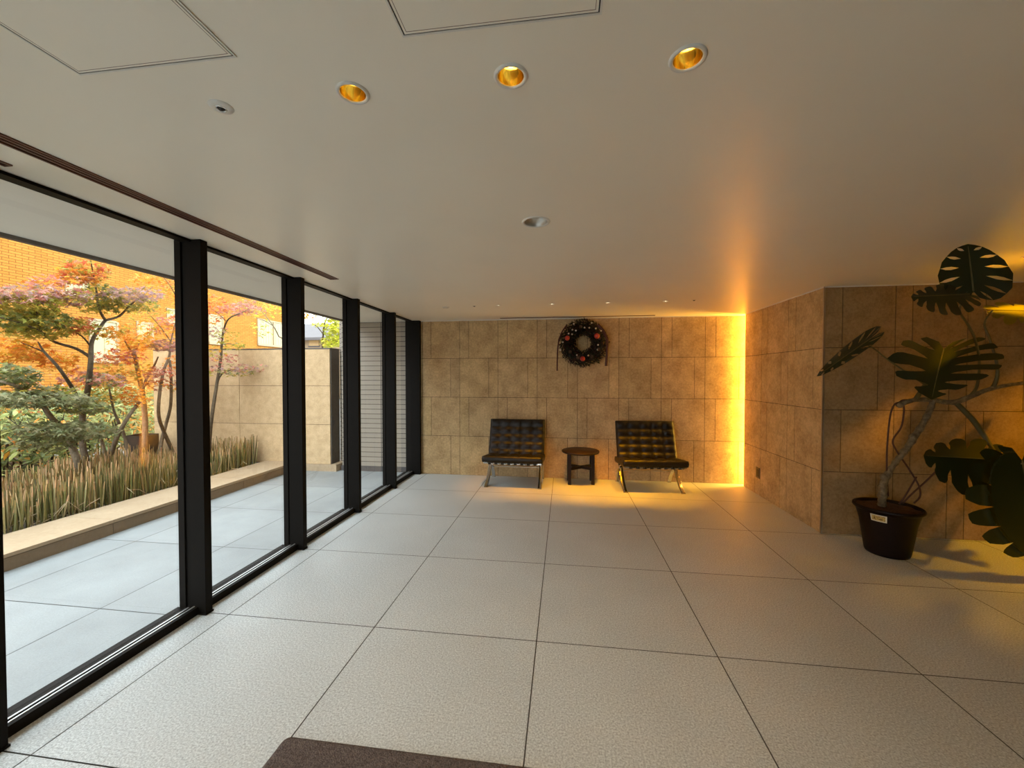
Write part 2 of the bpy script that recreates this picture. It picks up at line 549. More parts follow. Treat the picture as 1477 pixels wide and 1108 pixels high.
def clad_wall(name, org, ud, nd, u0, u1, main0, pitch, mats, flip=False, inset=0.0):
    """stone cladding in four courses; narrow slips beside each main joint, swapping sides course by course.
    org + u*ud is the wall line, nd the outward normal"""
    mb = MB()
    org, ud, nd = Vector(org), Vector(ud), Vector(nd)
    g = 0.0055
    for ci in range(4):
        z0, z1 = COURSES[ci], COURSES[ci + 1]
        js = {u0, u1}
        k = math.floor((u0 - main0) / pitch) - 1
        while main0 + k * pitch < u1 + 1:
            m = main0 + k * pitch
            side = 1 if ci % 2 == 1 else -1
            if flip: side = -side
            for q in (m, m + side * NARROW):
                if u0 + 0.03 < q < u1 - 0.03: js.add(q)
            k += 1
        js = sorted(js)
        for a, b in zip(js[:-1], js[1:]):
            t = 1 + rnd.uniform(-0.07, 0.07)
            cc = (t, t * rnd.uniform(0.985, 1.01), t * rnd.uniform(0.97, 1.02))
            a2, b2, zz0, zz1 = a + g / 2, b - g / 2, z0 + g / 2, z1 - g / 2
            P = [org + ud * a2 + Vector((0, 0, zz0)), org + ud * b2 + Vector((0, 0, zz0)), org + ud * b2 + Vector((0, 0, zz1)), org + ud * a2 + Vector((0, 0, zz1))]
            nrm = (P[1] - P[0]).cross(P[3] - P[0])
            if nrm.dot(nd) < 0: P = P[::-1]
            mb.poly(P, 0, cc)
            # thin returns into the joint
            Q = [p - nd * 0.006 for p in P]
            for i in range(4):
                j = (i + 1) % 4
                mb.poly([P[j], P[i], Q[i], Q[j]], 0, (0.6, 0.6, 0.6))
    # solid wall behind the slabs
    A = org + ud * (u0 + inset); B = org + ud * u1
    d = 0.14
    lo, hi = Vector((0, 0, 0)), Vector((0, 0, H_CEIL))
    p = [A - nd * 0.006, B - nd * 0.006, B - nd * d, A - nd * d]
    for i in range(4):
        j = (i + 1) % 4
        mb.poly([p[i] + lo, p[j] + lo, p[j] + hi, p[i] + hi], 1 if i == 0 else 0)
    return structure(mb.build(name, mats))


ST = [M['stone'], M['stone_gap']]
clad_wall('wall_back', (0, Y_BACK, 0), (1, 0, 0), (0, -1, 0), -2.36, 3.0, -1.62, 0.606, ST)
clad_wall('wall_return', (X_RET, 0, 0), (0, 1, 0), (-1, 0, 0), Y_RIGHT, 5.95, 4.867, 0.606, ST, flip=True, inset=0.02)
clad_wall('wall_right', (0, Y_RIGHT, 0), (1, 0, 0), (0, -1, 0), X_RET + 0.006, X_FAR, X_RET + 0.02, 0.606, [M['stone_shaded'], M['stone_gap']])

mb = MB(); mb.box((X_FAR, Y_REAR, 0), (X_FAR + 0.15, Y_RIGHT, H_CEIL)); structure(mb.build('wall_side', M['wall_plain']))
mb = MB()
mb.box((-0.6, Y_REAR - 0.15, 0), (X_FAR, Y_REAR, H_CEIL))
mb.box((-2.42, Y_REAR - 0.15, H_CEIL - 0.08), (-0.6, Y_REAR, H_CEIL))
structure(mb.build('wall_rear', M['wall_plain']))
# unseen glazed opening behind the viewpoint, added to let in fill daylight
for k, (xa, xb) in enumerate(((-2.35, -1.5), (-1.5, -0.6))):
    w = thing('window_%d' % (20 + k), None, None, kind='structure')
    mb = MB(); mb.box((xa, Y_REAR - 0.10, 0), (xa + 0.06, Y_REAR, H_CEIL - 0.08)); mb.box((xa + .06, Y_REAR - 0.08, 0), (xb, Y_REAR - .02, 0.05)); mb.build('window_frame', M['frame'], w)
    mb = MB(); mb.poly([(xa + .06, Y_REAR - .05, .05), (xb, Y_REAR - .05, .05), (xb, Y_REAR - .05, H_CEIL - .08), (xa + .06, Y_REAR - .05, H_CEIL - .08)]); mb.build('pane', M['glass'], w)
mb = MB(); mb.box((-3.4, Y_REAR - 8, -0.05), (X_FAR, Y_REAR - 0.15, -0.004)); structure(mb.build('ground_forecourt', M['paving']))
mb = MB(); mb.box((1.5, -0.95, 0), (X_FAR, -0.8, H_CEIL)); structure(mb.build('wall_light_blocker', M['dark_wood']))  # unseen dark wall added to keep rear light off the right floor
# closing pieces behind the light slot at the corner
mb = MB(); mb.box((2.66, Y_RIGHT + 0.15, 0), (2.76, Y_BACK, H_CEIL)); structure(mb.build('wall_slot', M['wall_plain']))
# metal corner bead and pale ceiling strips that paint in the cove's bright gap
mb = MB(); mb.box((X_RET - 0.004, Y_RIGHT - 0.004, 0), (X_RET + 0.012, Y_RIGHT + 0.012, H_CEIL)); structure(mb.build('trim_1', M['edge_trim']))
mb = MB(); mb.box((-2.25, Y_BACK - 0.006, H_CEIL - 0.012), (X_RET + 0.1, Y_BACK, H_CEIL)); structure(mb.build('trim_2', M['white']))
mb = MB(); mb.box((X_RET - 0.006, Y_RIGHT, H_CEIL - 0.010), (X_RET, 5.95, H_CEIL)); structure(mb.build('trim_3', M['white']))
mb = MB(); mb.box((X_RET, Y_RIGHT - 0.006, H_CEIL - 0.010), (X_FAR, Y_RIGHT, H_CEIL)); structure(mb.build('trim_4', M['white']))

# ------------------------------------------------------------------ window wall: one unit per bay
near = [2.262 + 0.9717 * k for k in range(-6, 4)]   # near face of each post
bays = [(near[k] + 0.051, near[k + 1]) for k in range(len(near) - 1)] + [(near[-1] + 0.051, 5.98)]
for i, (y0, y1) in enumerate(bays):
    w = thing('window_%d' % (i + 1), None, None, (0, 0, 0), kind='structure')
    mb = MB()   # the post at the near end of the bay: slim nose, wider mullion behind
    ya, yb = y0 - 0.051, y0
    mb.box((-2.43, ya, 0.0), (-2.296, yb, H_CEIL - 0.001))
    mb.box((-2.475, ya - 0.012, 0.0), (-2.43, yb + 0.012, H_CEIL - 0.001))
    mb.box((-2.436, ya - 0.004, 0.0), (-2.29, yb + 0.004, 0.012))
    mb.build('post', M['frame'], w, 0.002)
    mb = MB()
    mb.box((-2.385, y0, 0.0), (-2.352, y1, 0.050))
    mb.box((-2.50, y0, 0.0), (-2.415, y1, 0.040))
    mb.box((-2.415, y0, 0.0), (-2.385, y1, 0.034))
    mb.box((-2.3835, y0, 0.050), (-2.374, y1, 0.053), 1)
    mb.box((-2.426, y0, 0.040), (-2.4155, y1, 0.043), 1)
    mb.build('sill_rail', [M['frame'], M['track']], w)
    mb = MB()
    mb.box((-2.43, y0, H_CEIL - 0.016), (-2.362, y1, H_CEIL - 0.001))
    mb.build('head_rail', M['frame'], w)
    mb = MB()
    mb.poly([(X_WIN, y0, 0.034), (X_WIN, y1, 0.034), (X_WIN, y1, H_CEIL - 0.016), (X_WIN, y0, H_CEIL - 0.016)])
    mb.build('pane', M['glass'], w)
mb = MB(); mb.box((-2.475, 5.98, 0), (-2.245, Y_BACK - 0.001, H_CEIL - 0.001)); structure(mb.build('trim_5', M['frame']))

# ------------------------------------------------------------------ outside: paving, soffit, walls
pys = sorted([-4.0] + [2.235 + ROW * k for k in range(-6, 4)] + [6.2])
tile_floor('ground_paving', [-4.40, -3.98, -3.06, -2.45], pys, [M['paving'], M['grout']], gap=0.006, var=0.05)
mb = MB(); mb.box((-3.38, -4.0, H_CEIL + 0.0), (-2.42, 6.14, H_CEIL + 0.12)); structure(mb.build('ceiling_soffit', M['soffit']))
mb = MB(); mb.box((-3.42, -4.0, H_CEIL - 0.025), (-3.38, 6.14, H_CEIL + 0.12)); structure(mb.build('trim_6', M['dark_trim_and_shade']))
# storeys above the lobby (they shade the garden from the sun)
mb = MB(); mb.box((-3.38, -4.2, H_CEIL + 0.25), (12, 7.2, 6.9)); structure(mb.build('wall_upper', M['concrete']))

# tiled end wall outside the glass
mb = MB(); mb.box((-3.62, 6.10, 0), (-2.36, 6.45, 3.2)); mb.box((-3.765, 6.285, 0), (-3.62, 6.45, 3.2)); structure(mb.build('wall_tiled', M['tile']))
mb = MB(); mb.box((-3.64, 6.085, 0), (-2.45, 6.10, 0.085)); structure(mb.build('baseboard_tiled', plain('dark_skirting', (0.07, 0.06, 0.055), 0.6, var=0.1)))

# garden stone wall
mb = MB()
gy0, gy1 = 6.0, 6.26
cols_ = [-7.04, -5.395, -3.765]
rows_ = [0.113, 0.760, 1.391, 1.990]
for i in range(2):
    for j in range(3):
        t = 1 + rnd.uniform(-0.05, 0.05)
        mb.box((cols_[i] + 0.003, gy0, rows_[j] + 0.003), (cols_[i + 1] - 0.003, gy0 + 0.03, rows_[j + 1] - 0.003), 0, (t, t, t))
mb.box((cols_[0], gy0 + 0.012, 0.1), (cols_[2] - 0.004, gy1, 1.985), 1)
mb.box((cols_[2] - 0.004, gy0 + 0.02, 0.1), (cols_[2] + 0.010, gy1, 1.99), 2)  # dark end face: the shade on it is put into the colour
mb.box((cols_[0], gy0 - 0.004, 1.990), (cols_[2] + 0.012, gy1 + 0.01, 2.008), 2)
structure(mb.build('wall_garden', [M['garden_stone'], M['stone_gap'], M['dark_trim_and_shade']]))
mb = MB()
mb.box((-4.40, 5.985, 0.0), (-3.66, 6.30, 0.113), 0)
structure(mb.build('baseboard_garden', M['curb_stone']))

# planter curb: cap slabs on a face course
mb = MB()
cj = [-3.0, -1.40, 0.2, 1.75, 3.325, 4.92, 6.0]
for a, b in zip(cj[:-1], cj[1:]):
    t = 1 + rnd.uniform(-0.03, 0.03)
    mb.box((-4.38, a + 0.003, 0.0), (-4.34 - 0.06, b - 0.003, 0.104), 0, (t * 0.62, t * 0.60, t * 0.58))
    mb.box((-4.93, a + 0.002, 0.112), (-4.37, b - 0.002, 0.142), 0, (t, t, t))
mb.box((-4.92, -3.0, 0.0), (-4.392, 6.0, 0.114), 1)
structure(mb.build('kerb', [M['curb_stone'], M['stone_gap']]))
mb = MB(); mb.box((-10.9, -3.0, -0.05), (-4.90, 6.0, 0.10)); structure(mb.build('ground_bed', M['soil']))
mb = MB(); mb.poly([(-60, -30, -0.06), (30, -30, -0.06), (30, 60, -0.06), (-60, 60, -0.06)]); structure(mb.build('ground', M['ground']))

# ------------------------------------------------------------------ brick apartment block across the garden
apt = thing('apartment_building', 'orange brick apartment block with cream shutters beyond the garden wall', 'building', (-11, 5, 0))
XB = -11.0
mb = MB(); mb.box((XB - 8, -8, 0), (XB, 15.6, 6.0)); o = mb.build('facade', M['brick'], apt, off=(-11, 5, 0))


def facade_window(p0, p1, mull=None, grooves=6, dark=False):
    a, b = onX(p0[0], p0[1], XB), onX(p1[0], p1[1], XB)
    y0, y1, z1, z0 = a.y, b.y, max(a.z, b.z), min(a.z, b.z)
    mb = MB()
    mb.box((XB - 0.01, y0 - 0.05, z0 - 0.07), (XB + 0.05, y1 + 0.05, z0))
    mb.box((XB - 0.01, y0 - 0.05, z1), (XB + 0.03, y1 + 0.05, z1 + 0.05))
    mb.box((XB - 0.01, y0 - 0.05, z0), (XB + 0.03, y0, z1))
    mb.box((XB - 0.01, y1, z0), (XB + 0.03, y1 + 0.05, z1))
    if mull:
        ym = onX(mull[0], mull[1], XB).y
        mb.box((XB, ym - 0.03, z0), (XB + 0.05, ym + 0.03, z1))
    w = mb.build('window', M['win_frame'], apt, off=(-11, 5, 0))
    mb = MB()
    mb.box((XB - 0.01, y0, z0), (XB + 0.012, y1, z1))
    n = grooves
    for k in range(1, n):
        yy = y0 + (y1 - y0) * k / n
        mb.box((XB, yy - 0.008, z0 + 0.02), (XB + 0.015, yy + 0.008, z1 - 0.02), 1)
    mb.build('pane', [M['shutter'], M['shutter_line']], w, off=(-11, 5, 0))


facade_window((97, 404), (122, 425), None, 3)
facade_window((131, 462), (168, 520), None, 2)
facade_window((199, 466), (218, 488), None, 6)
facade_window((242, 447), (262, 468), None, 6)
facade_window((302, 455), (320, 495), None, 6)
facade_window((372, 461), (414, 500), (394, 480), 12)

# low house far beyond
hs = thing('house', 'low cream house with a pale grey roof far beyond the garden wall', 'building', (-20, 27, 0))
mb = MB(); mb.box((-25, 26, 0), (-15.2, 34, 4.25)); mb.build('wall', M['house_wall'], hs, off=(-20, 27, 0))
mb = MB()
e0, e1 = (-25.6, 25.3), (-14.8, 34.6)
z0, zr = 4.22, 5.75
mb.poly([(e0[0], e0[1], z0), (e1[0], e0[1], z0), (e1[0] - 1.5, 29.5, zr), (e0[0] + 1.5, 29.5, zr)])
mb.poly([(e1[0], e1[1], z0), (e0[0], e1[1], z0), (e0[0] + 1.5, 29.5, zr), (e1[0] - 1.5, 29.5, zr)])
mb.poly([(e1[0], e0[1], z0), (e1[0], e1[1], z0), (e1[0] - 1.5, 29.5, zr)])
mb.poly([(e0[0], e1[1], z0), (e0[0], e0[1], z0), (e0[0] + 1.5, 29.5, zr)])
mb.poly([(e0[0], e0[1], z0), (e0[0], e1[1], z0), (e1[0], e1[1], z0), (e1[0], e0[1], z0)])
mb.box((e0[0], e0[1], z0 - 0.18), (e1[0], e0[1] + 0.1, z0))
mb.build('roof', M['house_roof'], hs, off=(-20, 27, 0))
a, b = onY(446, 491, 25.98), onY(460, 499, 25.98)
mb = MB(); mb.box((a.x, 25.95, b.z), (b.x, 26.02, a.z))
mb.box((a.x - 0.06, 25.93, b.z - 0.08), (b.x + 0.06, 25.99, b.z), 1)
mb.build('window', [M['house_win'], M['house_roof']], hs, off=(-20, 27, 0))


# ------------------------------------------------------------------ garden planting
def rcol(cols, j=0.22):
    c = rnd.choice(cols)
    k = 1 + rnd.uniform(-j, j)
    return (c[0] * k * rnd.uniform(0.93, 1.07), c[1] * k * rnd.uniform(0.93, 1.07), c[2] * k)


def rand_unit():
    while True:
        v = Vector((rnd.uniform(-1, 1), rnd.uniform(-1, 1), rnd.uniform(-1, 1)))
        if 0.05 < v.length < 1: return v.normalized()


def maple_leaf(mb, p, size, n, c):
    """five pointed lobes fanned around the stalk"""
    n = n.normalized()
    a = n.orthogonal().normalized()
    a = Matrix.Rotation(rnd.uniform(0, 6.28), 3, n) @ a
    b = n.cross(a)
    base = len(mb.v)
    mb.v.append(tuple(p))
    pts = []
    for k, (ang, L) in enumerate(((-118, .62), (-88, .30), (-62, .92), (-30, .36), (0, 1.0), (30, .36), (62, .92), (88, .30), (118, .62))):
        r = math.radians(ang)
        q = p + (a * math.cos(r) + b * math.sin(r)) * (L * size) - n * (0.18 * size * L * L)
        pts.append(q)
    mb.v += [tuple(q) for q in pts]
    for k in range(8):
        mb.face((base, base + 1 + k, base + 2 + k), 0, c)


def oval_leaf(mb, p, d, n, L, W, c):
    d = d.normalized(); s = d.cross(n)
    if s.length < 1e-3: s = d.orthogonal()
    s.normalize(); n = s.cross(d)
    b = len(mb.v)
    mb.v += [tuple(p), tuple(p + d * L * .35 + s * W * .5 + n * W * .1), tuple(p + d * L * .75 + s * W * .38 + n * W * .05), tuple(p + d * L - n * L * .12),
             tuple(p + d * L * .75 - s * W * .38 + n * W * .05), tuple(p + d * L * .35 - s * W * .5 + n * W * .1), tuple(p + d * L * .5 - n * W * .08)]
    for k in range(6):
        mb.face((b + 6, b + k, b + (k + 1) % 6), 0, c)


RED = [(0.62, 0.13, 0.06), (0.66, 0.20, 0.07)]
PINK = [(0.62, 0.27, 0.20), (0.62, 0.33, 0.26), (0.55, 0.20, 0.15)]
LILAC = [(0.46, 0.27, 0.25), (0.40, 0.24, 0.24), (0.46, 0.29, 0.20), (0.34, 0.26, 0.10)]
ORANGE = [(0.85, 0.34, 0.05), (0.80, 0.26, 0.04), (0.85, 0.42, 0.06)]
YELLOW = [(0.85, 0.50, 0.07), (0.80, 0.48, 0.06)]
OLIVE = [(0.44, 0.38, 0.06), (0.36, 0.35, 0.07), (0.54, 0.41, 0.07)]
DGREEN = [(0.20, 0.23, 0.07), (0.26, 0.27, 0.08), (0.32, 0.31, 0.09)]
GGREEN = [(0.27, 0.27, 0.135), (0.21, 0.225, 0.10), (0.32, 0.30, 0.15)]
LIME = [(0.62, 0.62, 0.06), (0.50, 0.55, 0.05), (0.72, 0.68, 0.10)]


def tree(label, bark, xp, stems, clusters, leaf=0.05, group='trees in the garden', name='maple_tree', twigs=True, plane='X'):
    """stems: [(pixel polyline, [radii])]; clusters: (px, py, rx_px, ry_px, count, palette, depth offset)
    the polylines are read off the photo and stood up at their true distance xp"""
    at = (lambda x, y, d=0: onX(x, y, xp + d)) if plane == 'X' else (lambda x, y, d=0: onY(x, y, xp + d))
    base = at(*stems[0][0][0])
    gz = 0.09 if plane == 'X' else -0.06
    foot = Vector((base.x, base.y, gz))
    t = thing(name, label, 'tree', foot, group=group)
    mb = MB()
    for si, (poly, rad) in enumerate(stems):
        pts = []
        ph = rnd.uniform(0, 6)
        for i, q in enumerate(poly):
            d = 0.16 * math.sin(ph + i * 1.1) * min(1, i / 2.0) if len(q) == 2 else q[2]
            if si > 0 and i == 0: d = 0
            pts.append(at(q[0], q[1], d))
        if si == 0 or rad[0] >= 0.03 and poly[0][1] > 640:
            pts = [Vector((pts[0].x, pts[0].y, gz))] + pts
        sp = smooth_path(pts, 4)
        mb.tube(sp, [r * .78 for r in lerp_list(rad, len(sp))], 8)
    mb.build('trunk', bark, t, off=foot)
    mb = MB()
    tw = MB()
    for (px, py, rx, ry, cnt, pal, dep) in clusters:
        c = at(px, py, dep)
        e = at(px + rx, py, dep) - c
        wx = e.length
        wz = abs((at(px, py - ry, dep) - c).z)
        e.normalize()
        dpt = Vector((1, 0, 0)) if plane == 'X' else Vector((0, 1, 0))
        for k in range(int(cnt * 1.6)):
            while True:
                a, b_, d_ = rnd.uniform(-1, 1), rnd.uniform(-1, 1), rnd.uniform(-1, 1)
                if a * a + b_ * b_ + d_ * d_ < 1: break
            p = c + e * (a * wx) + Vector((0, 0, 1)) * (b_ * wz) + dpt * (d_ * max(0.25, wx * 0.8))
            n = (Vector((0, 0, 1)) + rand_unit() * 0.75)
            maple_leaf(mb, p, leaf * rnd.uniform(0.8, 1.35), n, tuple(min(.95, q * 0.95) for q in rcol(pal)))
    mb.build('crown', M['leaf'], t, off=foot)
    return t


tree('maple with the tall dark forked trunk and a red and green crown', M['bark_dark'], -6.1,
     [([(124, 668), (119, 640), (119, 600), (127, 560), (131, 520), (133, 492), (146, 470), (152, 462)], [.05, .045, .042, .04, .036, .03, .026, .024]),
      ([(152, 462), (143, 446), (139, 420), (135, 398), (130, 372)], [.022, .018, .015, .012, .006]),
      ([(152, 462), (172, 456), (188, 440), (206, 426), (220, 414)], [.022, .018, .014, .01, .005]),
      ([(130, 515), (110, 503), (78, 493), (58, 478), (30, 466), (0, 458)], [.026, .022, .019, .016, .012, .008]),
      ([(60, 480), (54, 460), (54, 440), (57, 416)], [.013, .011, .009, .005]),
      ([(120, 612), (112, 575), (88, 535), (64, 508), (55, 493)], [.032, .029, .024, .016, .006]),
      ([(64, 508), (45, 500), (30, 494)], [.01, .008, .004]),
      ([(131, 500), (118, 485), (100, 476), (88, 472)], [.014, .011, .008, .004])],
     [(122, 392, 32, 20, 210, RED + OLIVE + ORANGE, 0), (143, 432, 30, 22, 210, DGREEN + OLIVE, -.1), (190, 425, 38, 12, 150, LILAC, .15),
      (188, 440, 36, 12, 130, OLIVE + DGREEN, 0), (40, 440, 52, 22, 330, OLIVE, 0), (30, 424, 60, 14, 170, PINK + LILAC, .1),
      (45, 462, 60, 16, 330, OLIVE + DGREEN, 0), (60, 480, 50, 10, 120, OLIVE, -.1), (150, 480, 26, 10, 60, OLIVE + ORANGE, 0), (100, 430, 26, 14, 110, LILAC + PINK + OLIVE, .1), (25, 505, 45, 18, 210, YELLOW + ORANGE, -.3), (80, 520, 30, 14, 110, YELLOW + ORANGE, -.3),
      (110, 470, 22, 14, 90, OLIVE + RED, 0), (115, 545, 25, 18, 90, ORANGE + PINK, -.3), (85, 405, 45, 9, 90, PINK + ORANGE, 0)], 0.052)
tree('low spreading maple with grey-green layered leaves over the rushes', M['bark_grey'], -5.75,
     [([(112, 670), (106, 650), (96, 625), (76, 605), (62, 585)], [.05, .046, .042, .036, .03]),
      ([(62, 585), (40, 568), (20, 556), (0, 550)], [.028, .024, .02, .016]),
      ([(76, 605), (90, 612), (120, 610), (150, 615)], [.016, .012, .010, .005])],
     [(55, 576, 75, 12, 420, GGREEN, .1), (100, 622, 65, 15, 430, GGREEN, .25), (18, 542, 34, 18, 200, DGREEN + GGREEN, 0), (60, 565, 50, 9, 120, OLIVE + GGREEN, 0),
      (120, 588, 32, 10, 110, GGREEN + DGREEN, .1), (60, 640, 40, 9, 80, GGREEN, .2)], 0.050)
tree('maple with crossing leaning grey stems beside the brown steel planter', M['bark_grey'], -6.0,
     [([(154, 672), (160, 655), (170, 628), (186, 600), (201, 580)], [.042, .04, .036, .03, .026]),
      ([(172, 612), (164, 592), (160, 572), (156, 556)], [.022, .018, .015, .01]),
      ([(153, 668), (148, 640), (140, 622)], [.03, .024, .02]),
      ([(176, 618), (182, 640), (184, 664)], [.024, .022, .02])],
     [(150, 565, 20, 18, 90, YELLOW + OLIVE, 0), (190, 572, 16, 18, 90, ORANGE, 0), (150, 548, 30, 10, 90, GGREEN + PINK, .1), (172, 545, 28, 12, 80, ORANGE + YELLOW + OLIVE, -.2)], 0.048)
tree('slim tan-trunked maple with bright orange leaves', M['bark_tan'], -6.35,
     [([(208, 668), (209, 640), (209, 600), (205, 565), (200, 540), (195, 515), (193, 505)], [.052, .05, .048, .044, .038, .03, .026]),
      ([(195, 515), (186, 502), (180, 492)], [.02, .015, .01]), ([(194, 508), (200, 498), (202, 488)], [.018, .014, .008]),
      ([(206, 562), (212, 545), (222, 528), (228, 515)], [.028, .024, .02, .012])],
     [(192, 492, 28, 17, 170, ORANGE + YELLOW, 0), (212, 402, 16, 12, 60, ORANGE, 0), (172, 515, 34, 12, 140, PINK + RED + ORANGE, .1), (205, 460, 42, 24, 80, ORANGE + YELLOW + OLIVE, -.1),
      (235, 435, 30, 26, 60, ORANGE + OLIVE, -.2), (200, 478, 24, 14, 50, ORANGE + OLIVE, -.1), (180, 530, 40, 12, 90, ORANGE + YELLOW + OLIVE, -.1)], 0.046)
tree('maple with two snaking stems joined low and lilac-red leaves, beside the dark post', M['bark_grey'], -6.25,
     [([(252, 664), (246, 645), (236, 622), (229, 600), (230, 570), (236, 535), (244, 515), (246, 495)], [.038, .036, .034, .03, .027, .025, .024, .018]),
      ([(230, 655), (234, 632), (240, 610), (246, 585), (247, 550), (245, 520)], [.036, .034, .031, .028, .026, .022]),
      ([(246, 495), (252, 470), (258, 445), (250, 420), (236, 400), (224, 384)], [.015, .012, .010, .008, .006, .003]),
      ([(246, 492), (230, 470), (212, 450)], [.010, .008, .004])],
     [(243, 497, 26, 10, 150, LILAC + PINK, .1), (228, 540, 16, 12, 90, PINK + RED, .1), (255, 525, 12, 14, 60, ORANGE, 0), (245, 470, 25, 18, 110, ORANGE + PINK, 0), (236, 556, 22, 8, 50, PINK + ORANGE, 0),
      (252, 415, 16, 14, 50, ORANGE + RED, -.1), (252, 560, 10, 6, 20, ORANGE + OLIVE, 0)], 0.045)
tree('maple with a curved dark trunk and pink leaves against the stone wall', M['bark_dark'], -5.2,
     [([(302, 640), (305, 605), (311, 565), (318, 520), (320, 495), (323, 475), (330, 460), (346, 452), (366, 444)], [.036, .034, .03, .026, .023, .018, .014, .011, .004]),
      ([(327, 464), (314, 452), (303, 444)], [.010, .008, .004]), ([(312, 560), (320, 540), (340, 533), (360, 534)], [.014, .011, .008, .004]), ([(320, 497), (332, 496), (342, 500)], [.008, .006, .003])],
     [(347, 446, 26, 10, 130, PINK, .05), (360, 437, 14, 10, 60, PINK + OLIVE, 0), (307, 445, 18, 22, 120, RED + ORANGE, 0), (334, 497, 16, 8, 50, OLIVE, 0),
      (345, 531, 34, 7, 100, PINK + LILAC, .1), (335, 538, 28, 6, 60, OLIVE + GGREEN, 0), (325, 517, 14, 8, 40, PINK, 0), (308, 480, 14, 14, 40, LILAC + PINK, 0), (308, 510, 10, 12, 30, ORANGE + OLIVE, 0), (324, 482, 12, 6, 26, OLIVE, 0)], 0.042)
tree('thin-stemmed sparse tree with yellow-green leaves leaning before the cream shutters', M['bark_grey'], 7.6,
     [([(410, 506), (402, 485), (394, 470), (383, 456), (375, 446)], [.022, .018, .014, .010, .004]), ([(394, 470), (380, 462), (368, 458)], [.010, .008, .004]), ([(383, 456), (385, 445), (382, 436)], [.008, .006, .003])],
     [(378, 448, 24, 14, 60, LIME + OLIVE, 0), (378, 475, 14, 12, 30, LIME + OLIVE, 0), (398, 447, 10, 6, 16, LIME, 0)], 0.05, plane='Y', group='trees beyond the garden wall')
tree('tree with a dark stem and lime-yellow leaves behind the end of the stone wall', M['bark_dark'], 9.5,
     [([(465, 504), (466, 485), (468, 468), (473, 454), (476, 440)], [.035, .03, .026, .02, .012]), ([(466, 482), (458, 472), (446, 462), (436, 450)], [.018, .014, .010, .004])],
     [(482, 470, 14, 22, 240, LIME, 0), (478, 494, 16, 9, 130, LIME, 0), (490, 480, 12, 24, 130, LIME, .2), (447, 456, 8, 6, 24, ORANGE + YELLOW, 0), (462, 468, 10, 4, 26, LIME, 0), (478, 452, 16, 8, 70, LIME, 0)], 0.07, plane='Y', group='trees beyond the garden wall')

# evergreen hedge behind the rushes
mb = MB()
SH = [(0.30, 0.31, 0.10), (0.22, 0.25, 0.08), (0.13, 0.16, 0.05), (0.38, 0.36, 0.14), (0.09, 0.11, 0.035), (0.26, 0.27, 0.09)]
for k in range(7000):
    y = rnd.uniform(2.2, 6.9)
    x = rnd.uniform(-9.2, -7.28)
    top = 1.08 + 0.16 * math.sin(y * 2.1) + 0.14 * math.sin(y * 4.7 + x) + 0.10 * (x + 8)
    z = 0.12 + top * (1 - rnd.random() ** 1.7)
    if x > -7.6: z = min(z, 0.12 + top * rnd.uniform(0.2, 0.9))
    d = Vector((rnd.uniform(-0.3, 1), rnd.uniform(-1, 1), rnd.uniform(-0.6, 0.5)))
    oval_leaf(mb, Vector((x, y, z)), d, Vector((0.3, 0, 1)) + rand_unit() * 0.5, rnd.uniform(0.10, 0.17), rnd.uniform(0.035, 0.055), tuple(q * 1.5 for q in rcol(SH)) if rnd.random() > 0.05 else rcol(ORANGE))
for k in range(70):
    y = rnd.uniform(2.2, 6.9); x = rnd.uniform(-9.0, -7.5)
    mb.tube([(x, y, 0.1), (x + rnd.uniform(-.1, .1), y + rnd.uniform(-.1, .1), 0.6), (x + rnd.uniform(-.2, .2), y + rnd.uniform(-.2, .2), 1.0)], [.012, .009, .005], 5, 0, (0.08, 0.06, 0.035))
hedge = mb.build('hedge', M['shrub'])
tag(hedge, 'leafy evergreen hedge in front of the orange brick block', 'hedge')

# orange low shrub in front of the brick, seen through the hedge
mb = MB()
for k in range(900):
    y = rnd.uniform(2.5, 7.4); x = rnd.uniform(-10.6, -9.4)
    z = 0.1 + 1.5 * rnd.random()
    maple_leaf(mb, Vector((x, y, z)), rnd.uniform(.06, .1), Vector((0.4, 0, 1)) + rand_unit() * .8, rcol(ORANGE + PINK))
for k in range(24):
    y = rnd.uniform(2.5, 7.4); x = rnd.uniform(-10.4, -9.6)
    mb.tube([(x, y, 0.05), (x + .05, y + .05, .7), (x, y + .15, 1.4)], [.014, .01, .005], 5, 0, (0.1, 0.07, 0.04))
o = mb.build('autumn_shrub', M['leaf'])
tag(o, 'row of orange-leaved bushes between the hedge and the brick block', 'shrub', kind='stuff')

